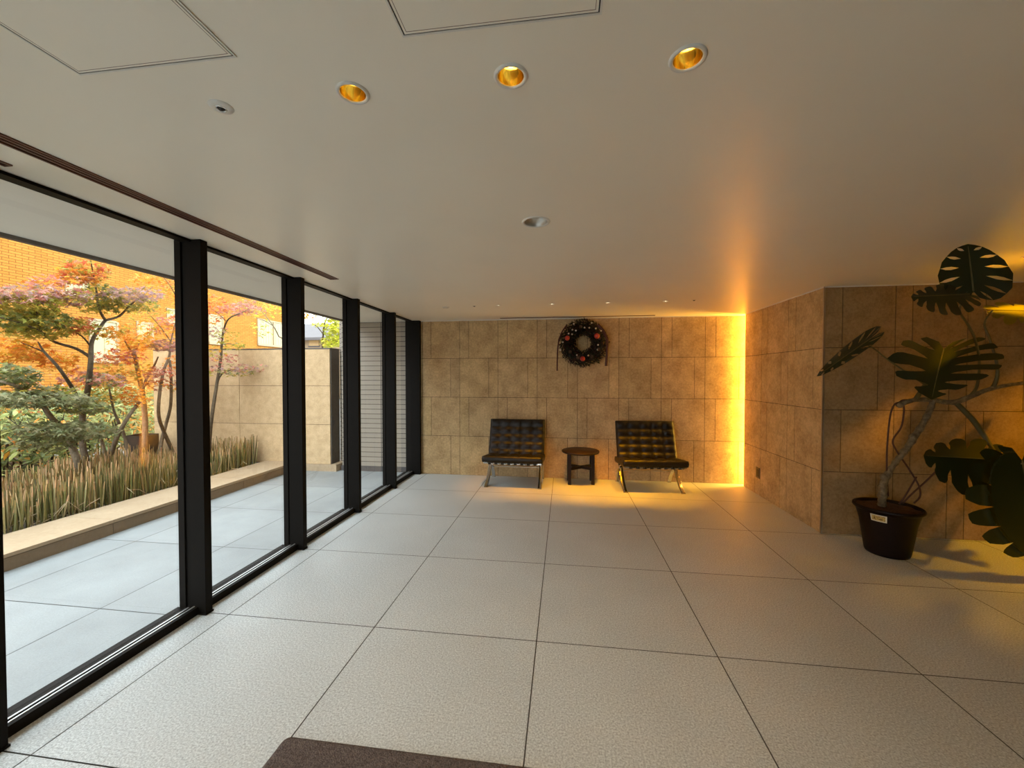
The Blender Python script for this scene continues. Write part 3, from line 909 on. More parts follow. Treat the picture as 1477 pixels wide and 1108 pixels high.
# horsetail rushes: nobody could count them
mb = MB()
RU = [(0.33, 0.25, 0.10), (0.26, 0.22, 0.08), (0.20, 0.19, 0.07), (0.42, 0.32, 0.15), (0.15, 0.15, 0.055), (0.48, 0.38, 0.20)]
for k in range(3900):
    y = rnd.uniform(2.2, 5.90)
    x = -4.97 - 1.55 * rnd.random() ** 1.15
    if y > 5.0 and x < -5.9: continue
    hgt = rnd.uniform(0.24, 0.46) + 0.05 * math.sin(y * 3 + x * 2)
    lx, ly = rnd.gauss(0, 0.022), rnd.gauss(0, 0.022)
    r = rnd.uniform(0.0045, 0.0078)
    c = tuple(q * 1.2 for q in rcol(RU, 0.25))
    b = len(mb.v)
    for (f, rr, cc) in ((0, r, 0.6), (0.75, r, 1.0), (1.0, r * 0.6, 1.0)):
        for q in range(3):
            an = 2.094 * q + k
            mb.v.append((x + lx * f + rr * math.cos(an), y + ly * f + rr * math.sin(an), 0.10 + hgt * f))
    tip = (c[0] * 1.25, c[1] * 1.05, c[2] * 1.1)
    for q in range(3):
        q2 = (q + 1) % 3
        mb.face((b + q, b + q2, b + 3 + q2, b + 3 + q), 0, (c[0] * .8, c[1] * .85, c[2] * .8))
        mb.face((b + 3 + q, b + 3 + q2, b + 6 + q2, b + 6 + q), 0, tip)
    mb.face((b + 6, b + 7, b + 8), 0, (0.10, 0.07, 0.04))
for k in range(130):      # bent and fallen dry stalks
    y = rnd.uniform(2.4, 5.8); x = rnd.uniform(-5.5, -4.98); a = rnd.uniform(0, 6.28); L = rnd.uniform(.12, .3)
    mb.tube([(x, y, .11), (x + L * .5 * math.cos(a), y + L * .5 * math.sin(a), .11 + rnd.uniform(.05, .18)), (x + L * math.cos(a) * .8, y + L * math.sin(a), .12 + rnd.uniform(0, .2))], .004, 3, 0, rcol([(0.55, 0.45, 0.27)]))
o = mb.build('horsetail_rushes', M['rush'])
tag(o, 'bed of upright green and straw-coloured horsetail rushes behind the pale stone kerb', 'rushes', kind='stuff')

# brown steel box planter near the far end of the bed
bx = thing('planter_box', 'brown steel box planter standing among the rushes near the stone wall', 'planter', (-6.86, 5.55, 0.1))
A = onY(178, 627, 5.42); B = onY(204, 624, 5.42); C = onY(229, 620, 5.75)
zt = 0.60
A.z = B.z = C.z = 0
pp = [Vector((A.x, A.y, 0)), Vector((B.x, B.y, 0)), Vector((C.x, C.y, 0)), Vector((A.x + C.x - B.x, A.y + C.y - B.y, 0))]
for i in range(4):
    j = (i + 1) % 4
    mb = MB()
    cen = sum(pp, Vector()) / 4
    p, q = pp[i], pp[j]
    pi_, qi = p + (cen - p) * 0.06, q + (cen - q) * 0.06
    lo, hi = Vector((0, 0, 0.1)), Vector((0, 0, zt))
    mb.poly([p + lo, q + lo, q + hi, p + hi]); mb.poly([q + hi, qi + hi, pi_ + hi, p + hi]); mb.poly([qi + lo, pi_ + lo, pi_ + hi, qi + hi])
    mb.poly([p + lo, p + hi, pi_ + hi, pi_ + lo]); mb.poly([q + lo, qi + lo, qi + hi, q + hi]); mb.poly([p + lo, pi_ + lo, qi + lo, q + lo])
    mb.build('side_panel', M['corten_lit'] if i == 1 else M['corten'], bx, off=(-6.86, 5.55, 0.1))
mb = MB(); mb.poly([q * 0.98 + (sum(pp, Vector()) / 4) * 0.02 + Vector((0, 0, 0.5)) for q in pp]); mb.build('soil', M['soil'], bx, off=(-6.86, 5.55, 0.1))

# ------------------------------------------------------------------ ceiling fittings
Zc = H_CEIL


def downlight(name, label, x, y, ro, ri, depth, refl, lamp, group=None, lampr=0.45):
    t = thing(name, label, 'light', (x, y, Zc), group=group)
    mb = MB(); mb.lathe([(ri * 1.0, 0.004), (ri, -0.003), (ri + (ro - ri) * .4, -0.0055), (ro - .002, -0.004), (ro, 0.0)], n=40)
    mb.build('trim_ring', M['white'], t)
    mb = MB()
    rt = ri * 0.62
    mb.lathe([(ri * 1.0, -0.001), (ri * .97, depth * .3), (ri * .86, depth * .65), (rt, depth)], n=40)
    mb.lathe([(rt, depth), (0.0005, depth)], n=40)
    mb.build('reflector', refl, t)
    if lamp:
        mb = MB(); mb.lathe([(0.0005, depth - .012), (rt * .6, depth - .010), (rt * .85, depth - .002)], n=24)
        mb.build('lamp', lamp, t)
    return t


for (x, y), lb in zip(big_lit, ('gold-lined ceiling downlight nearest the windows, glowing, beside the round sensor', 'gold-lined ceiling downlight, glowing, in the middle of the row of three', 'gold-lined ceiling downlight, glowing, at the end of the row farthest from the windows')):
    downlight('downlight', lb, x, y, 0.050, 0.038, 0.045, M['gold'], M['lamp'], 'row of three gold downlights')
t = downlight('downlight', 'single silver ceiling downlight, switched off, in mid ceiling', big_off[0], big_off[1], 0.080, 0.064, 0.032, M['silver'], None)
lbs = ('first small lit downlight from the windows near the back wall', 'second small lit downlight from the windows near the back wall', 'third small lit downlight from the windows near the back wall', 'small lit downlight near the back wall, the last one toward the glowing corner')
for (x, y), lb in zip(small_lit, lbs):
    downlight('small_downlight', lb, x, y, 0.034, 0.024, 0.010, M['silver'], M['lamp_small'], 'small downlights near the back wall')
downlight('downlight', 'gold-lined ceiling downlight above the monstera at the edge of view', edge_lit[0], edge_lit[1], 0.058, 0.045, 0.045, M['gold'], M['lamp'])


def disc(name, label, cat, x, y, prof, parts):
    t = thing(name, label, cat, (x, y, Zc))
    mb = MB(); mb.lathe(prof, n=32); mb.build('plate', M['white'], t)
    for nm, pr, m in parts:
        mb = MB(); mb.lathe(pr, n=24); mb.build(nm, m, t)
    return t


disc('ceiling_sensor', 'round white ceiling sensor with a dark glass eye beside the gold downlights', 'sensor', -1.104, 1.170,
     [(0.012, -0.006), (0.018, -0.006), (0.034, -0.003), (0.036, 0.0)], [('lens', [(0.0005, -0.012), (0.007, -0.010), (0.011, -0.006), (0.012, -0.004)], M['black']), ('bezel', [(0.012, -0.0065), (0.0145, -0.009), (0.017, -0.0065)], M['chrome'])])
disc('smoke_detector', 'flat white ceiling disc near the windows, at the end of the small fittings', 'detector', -1.482, 4.873,
     [(0.0005, -0.012), (0.026, -0.012), (0.042, -0.006), (0.048, 0.0)], [('grille', [(0.026, -0.0125), (0.030, -0.0125)], M['black'])])
disc('ceiling_sprinkler', 'tiny dark ceiling fitting between the white disc and the small downlights', 'sprinkler', -1.110, 4.849,
     [(0.012, -0.002), (0.022, -0.002), (0.024, 0.0)], [('head', [(0.0005, -0.010), (0.009, -0.008), (0.012, -0.002)], M['black'])])
disc('ceiling_sprinkler', 'tiny dark ceiling fitting closest to the glowing corner', 'sprinkler', 1.473, 4.803,
     [(0.012, -0.002), (0.022, -0.002), (0.024, 0.0)], [('head', [(0.0005, -0.010), (0.009, -0.008), (0.012, -0.002)], M['black'])])


def hatch(label, x0, x1, y0, y1):
    t = thing('access_hatch', label, 'hatch', ((x0 + x1) / 2, (y0 + y1) / 2, Zc), group='ceiling access hatches')
    hx, hy = (x1 - x0) / 2, (y1 - y0) / 2

    def ring(mb, a, b, zt, zb):
        for (lx, ly, ux, uy) in ((-hx + a, -hy + a, hx - a, -hy + b), (-hx + a, hy - b, hx - a, hy - a), (-hx + a, -hy + b, -hx + b, hy - b), (hx - b, -hy + b, hx - a, hy - b)):
            mb.box((lx, ly, zb), (ux, uy, zt))
    mb = MB(); ring(mb, -0.006, -0.001, 0, -0.0035); mb.build('frame', M['white'], t)
    mb = MB(); ring(mb, -0.001, 0.0025, 0, -0.0012); mb.build('gap', M['slot_dark'], t)
    mb = MB(); mb.box((-hx + .0025, -hy + .0025, -.003), (hx - .0025, hy - .0025, 0)); mb.build('panel', M['ceiling'], t)
    mb = MB(); ring(mb, 0.0085, 0.0098, -0.003, -0.0032); mb.build('seam', M['wood_slot'], t)


hatch('square white ceiling access hatch over the window side', -1.384, -0.893, 0.497, 0.988)
hatch('square white ceiling access hatch in line with the middle gold downlight', -0.407, 0.081, 0.497, 0.986)


def slot(name, label, x0, x1, y0, y1, along):
    t = thing(name, label, 'vent', ((x0 + x1) / 2, (y0 + y1) / 2, Zc))
    hx, hy = (x1 - x0) / 2, (y1 - y0) / 2
    mb = MB()
    e = 0.010
    if along == 'y':
        mb.box((-hx, -hy, -.006), (-hx + e, hy, 0)); mb.box((hx - e, -hy, -.006), (hx, hy, 0)); mb.box((-hx + e, -hy, -.006), (hx - e, -hy + e, 0)); mb.box((-hx + e, hy - e, -.006), (hx - e, hy, 0))
    else:
        mb.box((-hx, -hy, -.006), (hx, -hy + .006, 0)); mb.box((-hx, hy - .006, -.006), (hx, hy, 0)); mb.box((-hx, -hy + .006, -.006), (-hx + e, hy - .006, 0)); mb.box((hx - e, -hy + .006, -.006), (hx, hy - .006, 0))
    mb.build('frame', M['wood_slot'], t)
    mb = MB()
    if along == 'y':
        mb.box((-hx + e, -hy + e, -.001), (hx - e, hy - e, 0))
    else:
        mb.box((-hx + e, -hy + .006, -.001), (hx - e, hy - .006, 0))
    mb.build('opening', M['slot_dark'], t)
    if along == 'y':
        for k in (-1, 1):
            mb = MB(); mb.box((k * .012 - .006, -hy + e, -.004), (k * .012 + .006, hy - e, -.001)); mb.build('blade', M['wood_slot'], t)
    return t


slot('slot_diffuser', 'long brown slot air diffuser in the ceiling along the windows', -2.085, -2.005, 1.12, 3.345, 'y')
slot('slot_diffuser', 'thin dark slot in the ceiling above the wreath', -0.955, 1.285, 5.895, 5.925, 'x')
slot('slot_diffuser', 'short dark ceiling slot close to the window head at the edge of view', -2.30, -2.26, 0.65, 1.375, 'x2')

# ------------------------------------------------------------------ wall outlet
wo = thing('wall_outlet', 'small dark brown outlet plate low on the stone return wall', 'outlet', (X_RET, 5.527, 0.29))
mb = MB(); mb.box((-0.008, -0.052, -0.070), (-0.0005, 0.052, 0.070)); mb.build('plate', M['outlet'], wo, 0.003)
mb = MB(); mb.box((-0.012, -0.030, -0.048), (-0.008, 0.022, 0.048)); mb.build('socket', M['black'], wo, 0.002)


# ------------------------------------------------------------------ Barcelona-style lounge chairs
def tufted(u_n, v_n, W, L, T, bulge, sag=0.0, res=5):
    """cushion lying flat: X across W, Y along L, top at z=T; buttons between the pillows"""
    mb = MB()
    nu, nv = u_n * res, v_n * res
    idx = {}
    for j in range(nv + 1):
        for i in range(nu + 1):
            fx, fy = i / res, j / res
            bu = abs(math.sin(math.pi * fx)) * abs(math.sin(math.pi * fy))
            edge = min(1.0, min(i, nu - i, j, nv - j) / 1.5)
            ex = (i / nu - .5) * 2; ey = (j / nv - .5) * 2
            h = bulge * (bu ** 0.55 - 0.55) * (0.25 + 0.75 * edge) - sag * (1 - ex * ex) * max(0, 1 - (ey - .2) ** 2) - (1 - min(1, edge * 1.6)) * .006
            h += 0.0012 * noise.noise(Vector((i * .9, j * .9, 3.1)))
            idx[i, j] = len(mb.v)
            mb.v.append((-W / 2 + W * i / nu, L * j / nv, T + h))
    for j in range(nv):
        for i in range(nu):
            mb.face((idx[i, j], idx[i + 1, j], idx[i + 1, j + 1], idx[i, j + 1]), 0, (1, 1, 1), True)
    # boxed sides and base
    ring = [idx[i, 0] for i in range(nu + 1)] + [idx[nu, j] for j in range(1, nv + 1)] + [idx[i, nv] for i in range(nu - 1, -1, -1)] + [idx[0, j] for j in range(nv - 1, 0, -1)]
    low = []
    mid = []
    for r in ring:
        x, y, z = mb.v[r]
        cx, cyy = x, y - L / 2
        mid.append(len(mb.v)); mb.v.append((cx * 1.012, L / 2 + cyy * 1.012, T * .5 - sag * .0))
        low.append(len(mb.v)); mb.v.append((cx * .995, L / 2 + cyy * .995, 0.004))
    n = len(ring)
    for k in range(n):
        k2 = (k + 1) % n
        mb.face((ring[k2], ring[k], mid[k], mid[k2]), 0, (1, 1, 1), True)
        mb.face((mid[k2], mid[k], low[k], low[k2]), 0, (1, 1, 1), True)
    mb.face(low[::-1])
    return mb


def seat_xform(mb, org, ang):
    """tilt a flat cushion: its Y axis maps to (−Y, Z) plane direction with angle"""
    R = Matrix.Rotation(ang, 4, 'X')
    mb.v = [tuple((Matrix.Translation(org) @ R @ Vector(v))) for v in mb.v]
    return mb


def make_chair(label, x, y, rz, sag):
    t = thing('lounge_chair', label, 'chair', (x, y, 0), rz, 'pair of black leather lounge chairs')
    W = 0.80
    # local: front toward -Y, origin under the middle of the chair; front foot y=-0.33, back y=+0.33
    A = [(0.30, 0.83), (0.215, 0.62), (0.135, 0.45), (0.045, 0.31), (-0.075, 0.175), (-0.20, 0.065), (-0.32, 0.006)]
    B = [(-0.365, 0.352), (-0.27, 0.345), (-0.15, 0.332), (-0.03, 0.295), (0.09, 0.225), (0.19, 0.125), (0.26, 0.006)]
    A = [(p.x, p.y) for p in smooth_path([Vector((a, b, 0)) for a, b in A], 5)]
    B = [(p.x, p.y) for p in smooth_path([Vector((a, b, 0)) for a, b in B], 5)]
    for s in (-1, 1):
        mb = MB()
        xo = s * (W / 2 - 0.026)
        mb.strip(A, xo - .025, xo + .025, .015)
        mb.strip(B, xo - .025, xo + .025, .015)
        mb.box((xo - .027, A[-1][0] - .012, 0), (xo + .027, A[-1][0] + .02, .008))
        mb.box((xo - .027, B[-1][0] - .016, 0), (xo + .027, B[-1][0] + .016, .008))
        mb.build('side_frame', M['chrome'], t, .0015)
    for (yy, zz) in ((-0.345, 0.345), (0.115, 0.20), (0.29, 0.80), (0.12, 0.42)):
        mb = MB(); mb.box((-W / 2 + .02, yy - .015, zz - .005), (W / 2 - .02, yy + .015, zz + .005)); mb.build('crossbar', M['chrome'], t, .001)
    # leather straps slung under the seat and looped round the front bar
    for k in range(8):
        xx = -W / 2 + 0.085 + (W - 0.17) * k / 7
        mb = MB()
        mb.strip([(-0.352, 0.362), (-0.363, 0.352), (-0.366, 0.340), (-0.356, 0.330), (-0.34, 0.334), (-0.2, 0.326), (-0.05, 0.31), (0.12, 0.30)], xx - .020, xx + .020, .004)
        st = mb.build('seat_strap', M['strap'], t)
        mb = MB(); mb.box((xx + .026, -0.372, .334), (xx + .050, -0.362, .350)); mb.build('buckle', M['chrome'], st)
    for k in range(7):
        zf = k / 6
        zz, yy = 0.44 + .34 * zf, 0.128 + .155 * zf
        mb = MB(); mb.box((-W / 2 + .03, yy - .003, zz - .018), (W / 2 - .03, yy + .003, zz + .018)); mb.build('back_strap', M['strap'], t)
    sc = seat_xform(tufted(5, 4, W + .03, 0.60, 0.092, 0.022, sag), Vector((0, -0.385, 0.360)), math.radians(-6.0))
    sc.build('seat_cushion', M['leather'], t)
    bc = tufted(5, 5, W + .015, 0.56, 0.092, 0.026, 0.0)
    # stand it up: length runs up, top face looks to the front
    R = Matrix.Rotation(math.radians(71), 4, 'X')
    bc.v = [tuple(Matrix.Translation(Vector((0, 0.095, 0.345))) @ R @ Vector(v)) for v in bc.v]
    bc.build('back_cushion', M['leather'], t)
    return t


make_chair('black leather lounge chair with chrome legs nearer the windows', -0.700, 5.735, math.radians(-1), 0.0)
make_chair('black leather lounge chair with a sagging seat nearer the glowing corner', 1.165, 5.735, math.radians(3.5), 0.022)

# ------------------------------------------------------------------ side table
tb = thing('side_table', 'small round dark wood side table between the two lounge chairs', 'table', (0.235, 5.765, 0))
mb = MB(); mb.lathe([(0.0005, .452), (.245, .452), (.262, .458), (.268, .470), (.265, .482), (.256, .487), (.0005, .487)], n=56)
mb.build('tabletop', M['dark_wood'], tb)
L = [(-0.155, -0.06), (0.175, -0.02), (-0.165, 0.185), (0.165, 0.205)]
for (x, y) in L:
    mb = MB(); mb.box((x - .023, y - .023, 0), (x + .023, y + .023, .455)); mb.build('leg', M['dark_wood'], tb, .003)
for (a, b) in ((L[0], L[3]), (L[1], L[2])):
    a, b = Vector((a[0], a[1], 0)), Vector((b[0], b[1], 0))
    d = (b - a).normalized(); n = Vector((-d.y, d.x, 0)) * .014
    z0, z1 = (.205, .245)
    mb = MB()
    q = [a + n, b + n, b - n, a - n]
    bb = len(mb.v)
    mb.v += [tuple(p + Vector((0, 0, z0))) for p in q] + [tuple(p + Vector((0, 0, z1))) for p in q]
    for f in ((3, 2, 1, 0), (4, 5, 6, 7), (0, 1, 5, 4), (1, 2, 6, 5), (2, 3, 7, 6), (3, 0, 4, 7)): mb.face([bb + i for i in f])
    mb.build('stretcher', M['dark_wood'], tb)

# ------------------------------------------------------------------ wreath on the back wall
WC = Vector((0.277, 5.93, 2.035))
wr = thing('christmas_wreath', 'dark evergreen christmas wreath with red baubles and ribbon tails on the back wall', 'wreath', WC)
mb = MB()
WG = [(0.012, 0.017, 0.008), (0.018, 0.020, 0.010), (0.03, 0.012, 0.010), (0.04, 0.012, 0.010), (0.012, 0.016, 0.012)]
R0, r0 = 0.234, 0.118
# woven base ring
ringp = [Vector((R0 * math.cos(a), 0.02, R0 * math.sin(a))) for a in [2 * math.pi * k / 48 for k in range(49)]]
mb.tube(ringp, 0.055, 8, 0, (0.02, 0.014, 0.01), cap=False)
for k in range(3000):
    a = rnd.uniform(0, 2 * math.pi); ph = rnd.uniform(-math.pi, math.pi)
    rr = r0 * rnd.uniform(0.5, 0.95)
    cdir = Vector((math.cos(a), 0, math.sin(a)))
    p = cdir * (R0 + rr * math.cos(ph)) + Vector((0, -rr * math.sin(ph) * .85 + .01, 0))
    if p.y > 0.09: p.y = 0.09
    out = (cdir * math.cos(ph) + Vector((0, -math.sin(ph), 0)))
    tang = Vector((-math.sin(a), 0, math.cos(a)))
    oval_leaf(mb, p, out * .5 + tang * rnd.uniform(.3, 1) + rand_unit() * .45, out + rand_unit() * .4, rnd.uniform(.03, .055), rnd.uniform(.012, .02), rcol(WG, .4))
mb.build('foliage', M['needle'], wr)
for (px, py, r) in ((818.2, 487.8, .036), (861, 484.8, .040), (840.5, 517.5, .036)):
    p = onY(px, py, 5.82) - WC
    b = MB(); b.ball(p, r, nu=20, nv=12); b.build('bauble', M['redball'], wr)
for (x, y) in ((460, 360), (455, 425), (510, 372), (637, 328), (705, 332), (320, 540), (285, 655), (832, 580), (825, 650), (690, 735), (525, 728), (800, 342), (405, 415), (875, 375), (740, 260), (480, 275)):
    p = onY(780 + x / 10.075, 440 + y / 10.075, 5.835) - WC
    b = MB(); b.ball(p, .0125, nu=10, nv=7); b.build('berry', M['berry'], wr)
for a in (15, 100, 160, 215, 250, 300, 335):
    p = Vector((R0 * math.cos(math.radians(a)), -0.085, R0 * math.sin(math.radians(a))))
    b = MB()
    for lv in range(5):
        rr = .026 * (1 - abs(lv - 1.5) / 4.5)
        for k in range(9):
            an = 2 * math.pi * k / 9 + lv * .35
            oval_leaf(b, p + Vector((0, .02 - lv * .011, 0)), Vector((math.cos(an), -.45, math.sin(an))), Vector((0, -1, 0)), rr * 1.25, .014, (1, 1, 1))
    b.ball(p, .016, nu=8, nv=6)
    b.build('pine_cone', M['cone'], wr)


def ribbon(pix, w, y0):
    mb = MB()
    pts = [onY(px, py, y0) - WC for px, py in pix]
    b = len(mb.v)
    for i, p in enumerate(pts):
        t = pts[min(i + 1, len(pts) - 1)] - pts[max(i - 1, 0)]
        s = Vector((t.z, 0, -t.x)).normalized() * w / 2
        wob = Vector((0, .008 * math.sin(i * 1.3), 0))
        mb.v += [tuple(p + s + wob), tuple(p - s - wob), tuple(p - s - wob + Vector((0, .004, 0))), tuple(p + s + wob + Vector((0, .004, 0)))]
    for i in range(len(pts) - 1):
        for k in range(4):
            k2 = (k + 1) % 4
            mb.face((b + 4 * i + k, b + 4 * i + k2, b + 4 * i + 4 + k2, b + 4 * i + 4 + k), 0, (1, 1, 1), True)
    mb.build('ribbon', M['ribbon'], wr)


ribbon([(818, 468), (811, 478), (806, 490), (804.3, 505), (803.8, 520), (803.6, 535)], .020, 5.86)
ribbon([(862, 468), (870, 477), (875.5, 488), (876.3, 500), (875.5, 515), (874.4, 528)], .042, 5.86)
b = MB(); b.tube([(0.0, -0.02, R0 + .08), (0.0, .06, R0 + .12), (0, .115, R0 + .125)], .004, 6); b.build('hanger', M['black'], wr)

# ------------------------------------------------------------------ doormat
mb = MB()
x0, x1, y0, y1, rr = -1.172, 0.70, 0.62, 1.527, 0.03
pts = []
for (cx, cyy, a0) in ((x1 - rr, y1 - rr, 0), (x0 + rr, y1 - rr, 90), (x0 + rr, y0 + rr, 180), (x1 - rr, y0 + rr, 270)):
    for k in range(7):
        a = math.radians(a0 + 15 * k)
        pts.append((cx + rr * math.cos(a), cyy + rr * math.sin(a)))
n = len(pts)
mb.v += [(x, y, 0.0005) for x, y in pts] + [(x, y, 0.010) for x, y in pts]
cx, cyy = (x0 + x1) / 2, (y0 + y1) / 2
mb.v += [(cx + (x - cx) * .985, cyy + (y - cyy) * .972, 0.014) for x, y in pts]
for k in range(n):
    k2 = (k + 1) % n
    mb.face((k, k2, n + k2, n + k), 0); mb.face((n + k, n + k2, 2 * n + k2, 2 * n + k), 0, (1, 1, 1), True)
mb.face(range(2 * n, 3 * n))
o = mb.build('doormat', M['mat'])
tag(o, 'dark brown pile doormat lying on the granite floor by the camera', 'mat')

# ------------------------------------------------------------------ potted monstera
PC = Vector((2.815, 3.86, 0))
mo = thing('potted_monstera', 'large potted monstera with dark split leaves and a bent stem by the stone wall', 'plant', PC)
mb = MB()
mb.lathe([(0.0005, 0.004), (.140, 0.004), (.148, 0.0), (.155, 0.02), (.192, .28), (.217, .375), (.221, .381), (.234, .389), (.240, .400), (.236, .414), (.227, .418), (.218, .408), (.212, .38)], n=56)
mb.build('pot', M['pot'], mo)
mb = MB()
b0 = []
for ring in range(0, 7):
    r = .217 * ring / 6
    row = []
    for k in range(40):
        a = 2 * math.pi * k / 40
        row.append(len(mb.v))
        mb.v.append((r * math.cos(a), r * math.sin(a), .395 + .012 * (1 - ring / 6) + .014 * noise.noise(Vector((r * 12 * math.cos(a), r * 12 * math.sin(a), 1.7)))))
    b0.append(row)
for i in range(6):
    for k in range(40):
        k2 = (k + 1) % 40
        mb.face((b0[i][k], b0[i + 1][k], b0[i + 1][k2], b0[i][k2]), 0, (1, 1, 1), True)
mb.build('soil', M['potsoil'], mo)
# price card on the pot rim: white border, gold picture, a few unreadable brown strokes
lc = onY(1258, 741, 3.64) - PC
ang = math.atan2(lc.y, lc.x)
lab = MB()


def on_pot(u, v, lift):
    """u along the rim, v up, on the tapering pot wall"""
    z = .340 + v
    rr = .192 + (z - .28) / .095 * .025 + lift
    a = ang + u / .212
    return (rr * math.cos(a), rr * math.sin(a), z)


def card(u0, u1, v0, v1, lift, mi):
    for k in range(6):
        a, b = u0 + (u1 - u0) * k / 6, u0 + (u1 - u0) * (k + 1) / 6
        lab.poly([on_pot(a, v0, lift), on_pot(b, v0, lift), on_pot(b, v1, lift), on_pot(a, v1, lift)], mi)


card(-.054, .054, -.030, .030, .004, 0)
card(-.044, .044, -.020, .022, .0055, 1)
for (u, v, w, h) in ((-.026, -.002, .012, .018), (.004, .012, .012, .005), (.014, -.006, .026, .010)):
    card(u - w / 2, u + w / 2, v - h / 2, v + h / 2, .0065, 2)
lab.build('label_card', [M['label'], M['label_gold'], M['label_ink']], mo)

PY = 3.80


def px3(q, y=PY):
    yy = q[2] if len(q) > 2 else y
    return onY(q[0], q[1], yy) - PC


def mtube(name, pix, rad, mat, parent=mo, n=9, k=5, knob=0.0):
    sp = smooth_path([px3(q) for q in pix], k)
    rr = lerp_list(rad, len(sp))
    if knob:
        rr = [r * (1 + knob * (1 if i % 4 == 0 else -0.4 * (i % 2))) for i, r in enumerate(rr)]
    mb = MB(); mb.tube(sp, rr, n)
    return mb.build(name, mat, parent)


mtube('stem', [(1272, 728, 3.84), (1273, 712), (1275, 695), (1288, 672), (1304, 652), (1318, 632), (1332, 610), (1342, 590), (1346, 578)], [.030, .032, .030, .022, .024, .026, .022, .022, .020], M['stem'], knob=.18)
mtube('branch', [(1296, 584, 3.84), (1302, 582), (1320, 577), (1345, 577), (1362, 580), (1378, 580), (1400, 572), (1425, 562), (1452, 556), (1480, 552), (1530, 545)], [.022, .020, .018, .020, .020, .022, .020, .017, .015, .014, .012], M['stem'], knob=.08)
mtube('petiole', [(1378, 580), (1390, 592), (1405, 608), (1420, 630), (1432, 648, 3.72), (1440, 660, 3.62)], [.018, .020, .021, .018, .013, .010], M['petiole'])
mtube('petiole', [(1320, 578), (1328, 565), (1336, 552), (1344, 540, 3.72), (1356, 520, 3.66), (1361, 509, 3.62)], [.020, .016, .013, .010, .008, .006], M['petiole'])
mtube('petiole', [(1336, 556), (1312, 540), (1282, 520), (1262, 504), (1252, 498)], [.008, .007, .006, .006, .005], M['petiole'])
mtube('petiole', [(1398, 573), (1408, 560), (1412, 540), (1412, 515, 3.65), (1406, 488, 3.35), (1396, 468, 3.1), (1384, 448, 2.95), (1392, 428, 2.9)], [.013, .011, .009, .008, .007, .007, .006, .006], M['petiole'])
mtube('petiole', [(1432, 560), (1438, 545), (1438, 525), (1428, 490), (1420, 468), (1428, 452, 3.6), (1434, 446, 3.55)], [.016, .013, .010, .008, .007, .006, .005], M['petiole'])
mtube('petiole', [(1480, 552), (1500, 580), (1505, 630), (1490, 660, 3.6), (1474, 669, 3.45)], [.014, .013, .011, .009, .007], M['petiole'])
for pix in ([(1298, 580), (1290, 584), (1284, 600), (1280, 640), (1279, 680), (1281, 716)],
            [(1302, 582), (1304, 592), (1300, 616), (1288, 635), (1293, 650), (1310, 675), (1325, 700), (1327, 716), (1318, 726)],
            [(1350, 680), (1335, 695), (1316, 712), (1302, 726)], [(1322, 688), (1312, 705), (1304, 718), (1297, 727)], [(1296, 582), (1303, 577), (1316, 578)]):
    mtube('aerial_root', pix, .0065, M['root'], n=6)
for q, r in (((1275, 688), .030), ((1281, 683), .022), ((1316, 630), .026), ((1309, 648), .02), ((1298, 584), .026), ((1273, 706), .034)):
    mb = MB(); mb.ball(px3(q), r, nu=10, nv=7, sc=(1, 1, 1.1)); mb.build('node', M['stem'], mo)

OUT = [(1.0, 0.0), (0.90, 0.30), (0.70, 0.62), (0.45, 0.88), (0.18, 1.0), (-0.08, 0.95), (-0.25, 0.72), (-0.28, 0.42), (-0.16, 0.12)]


def out_at(t):
    x = t * (len(OUT) - 1); i = min(int(x), len(OUT) - 2); f = x - i
    return Vector((OUT[i][0] + (OUT[i + 1][0] - OUT[i][0]) * f, OUT[i][1] + (OUT[i + 1][1] - OUT[i][1]) * f))


LC = [(0.020, 0.030, 0.010)]


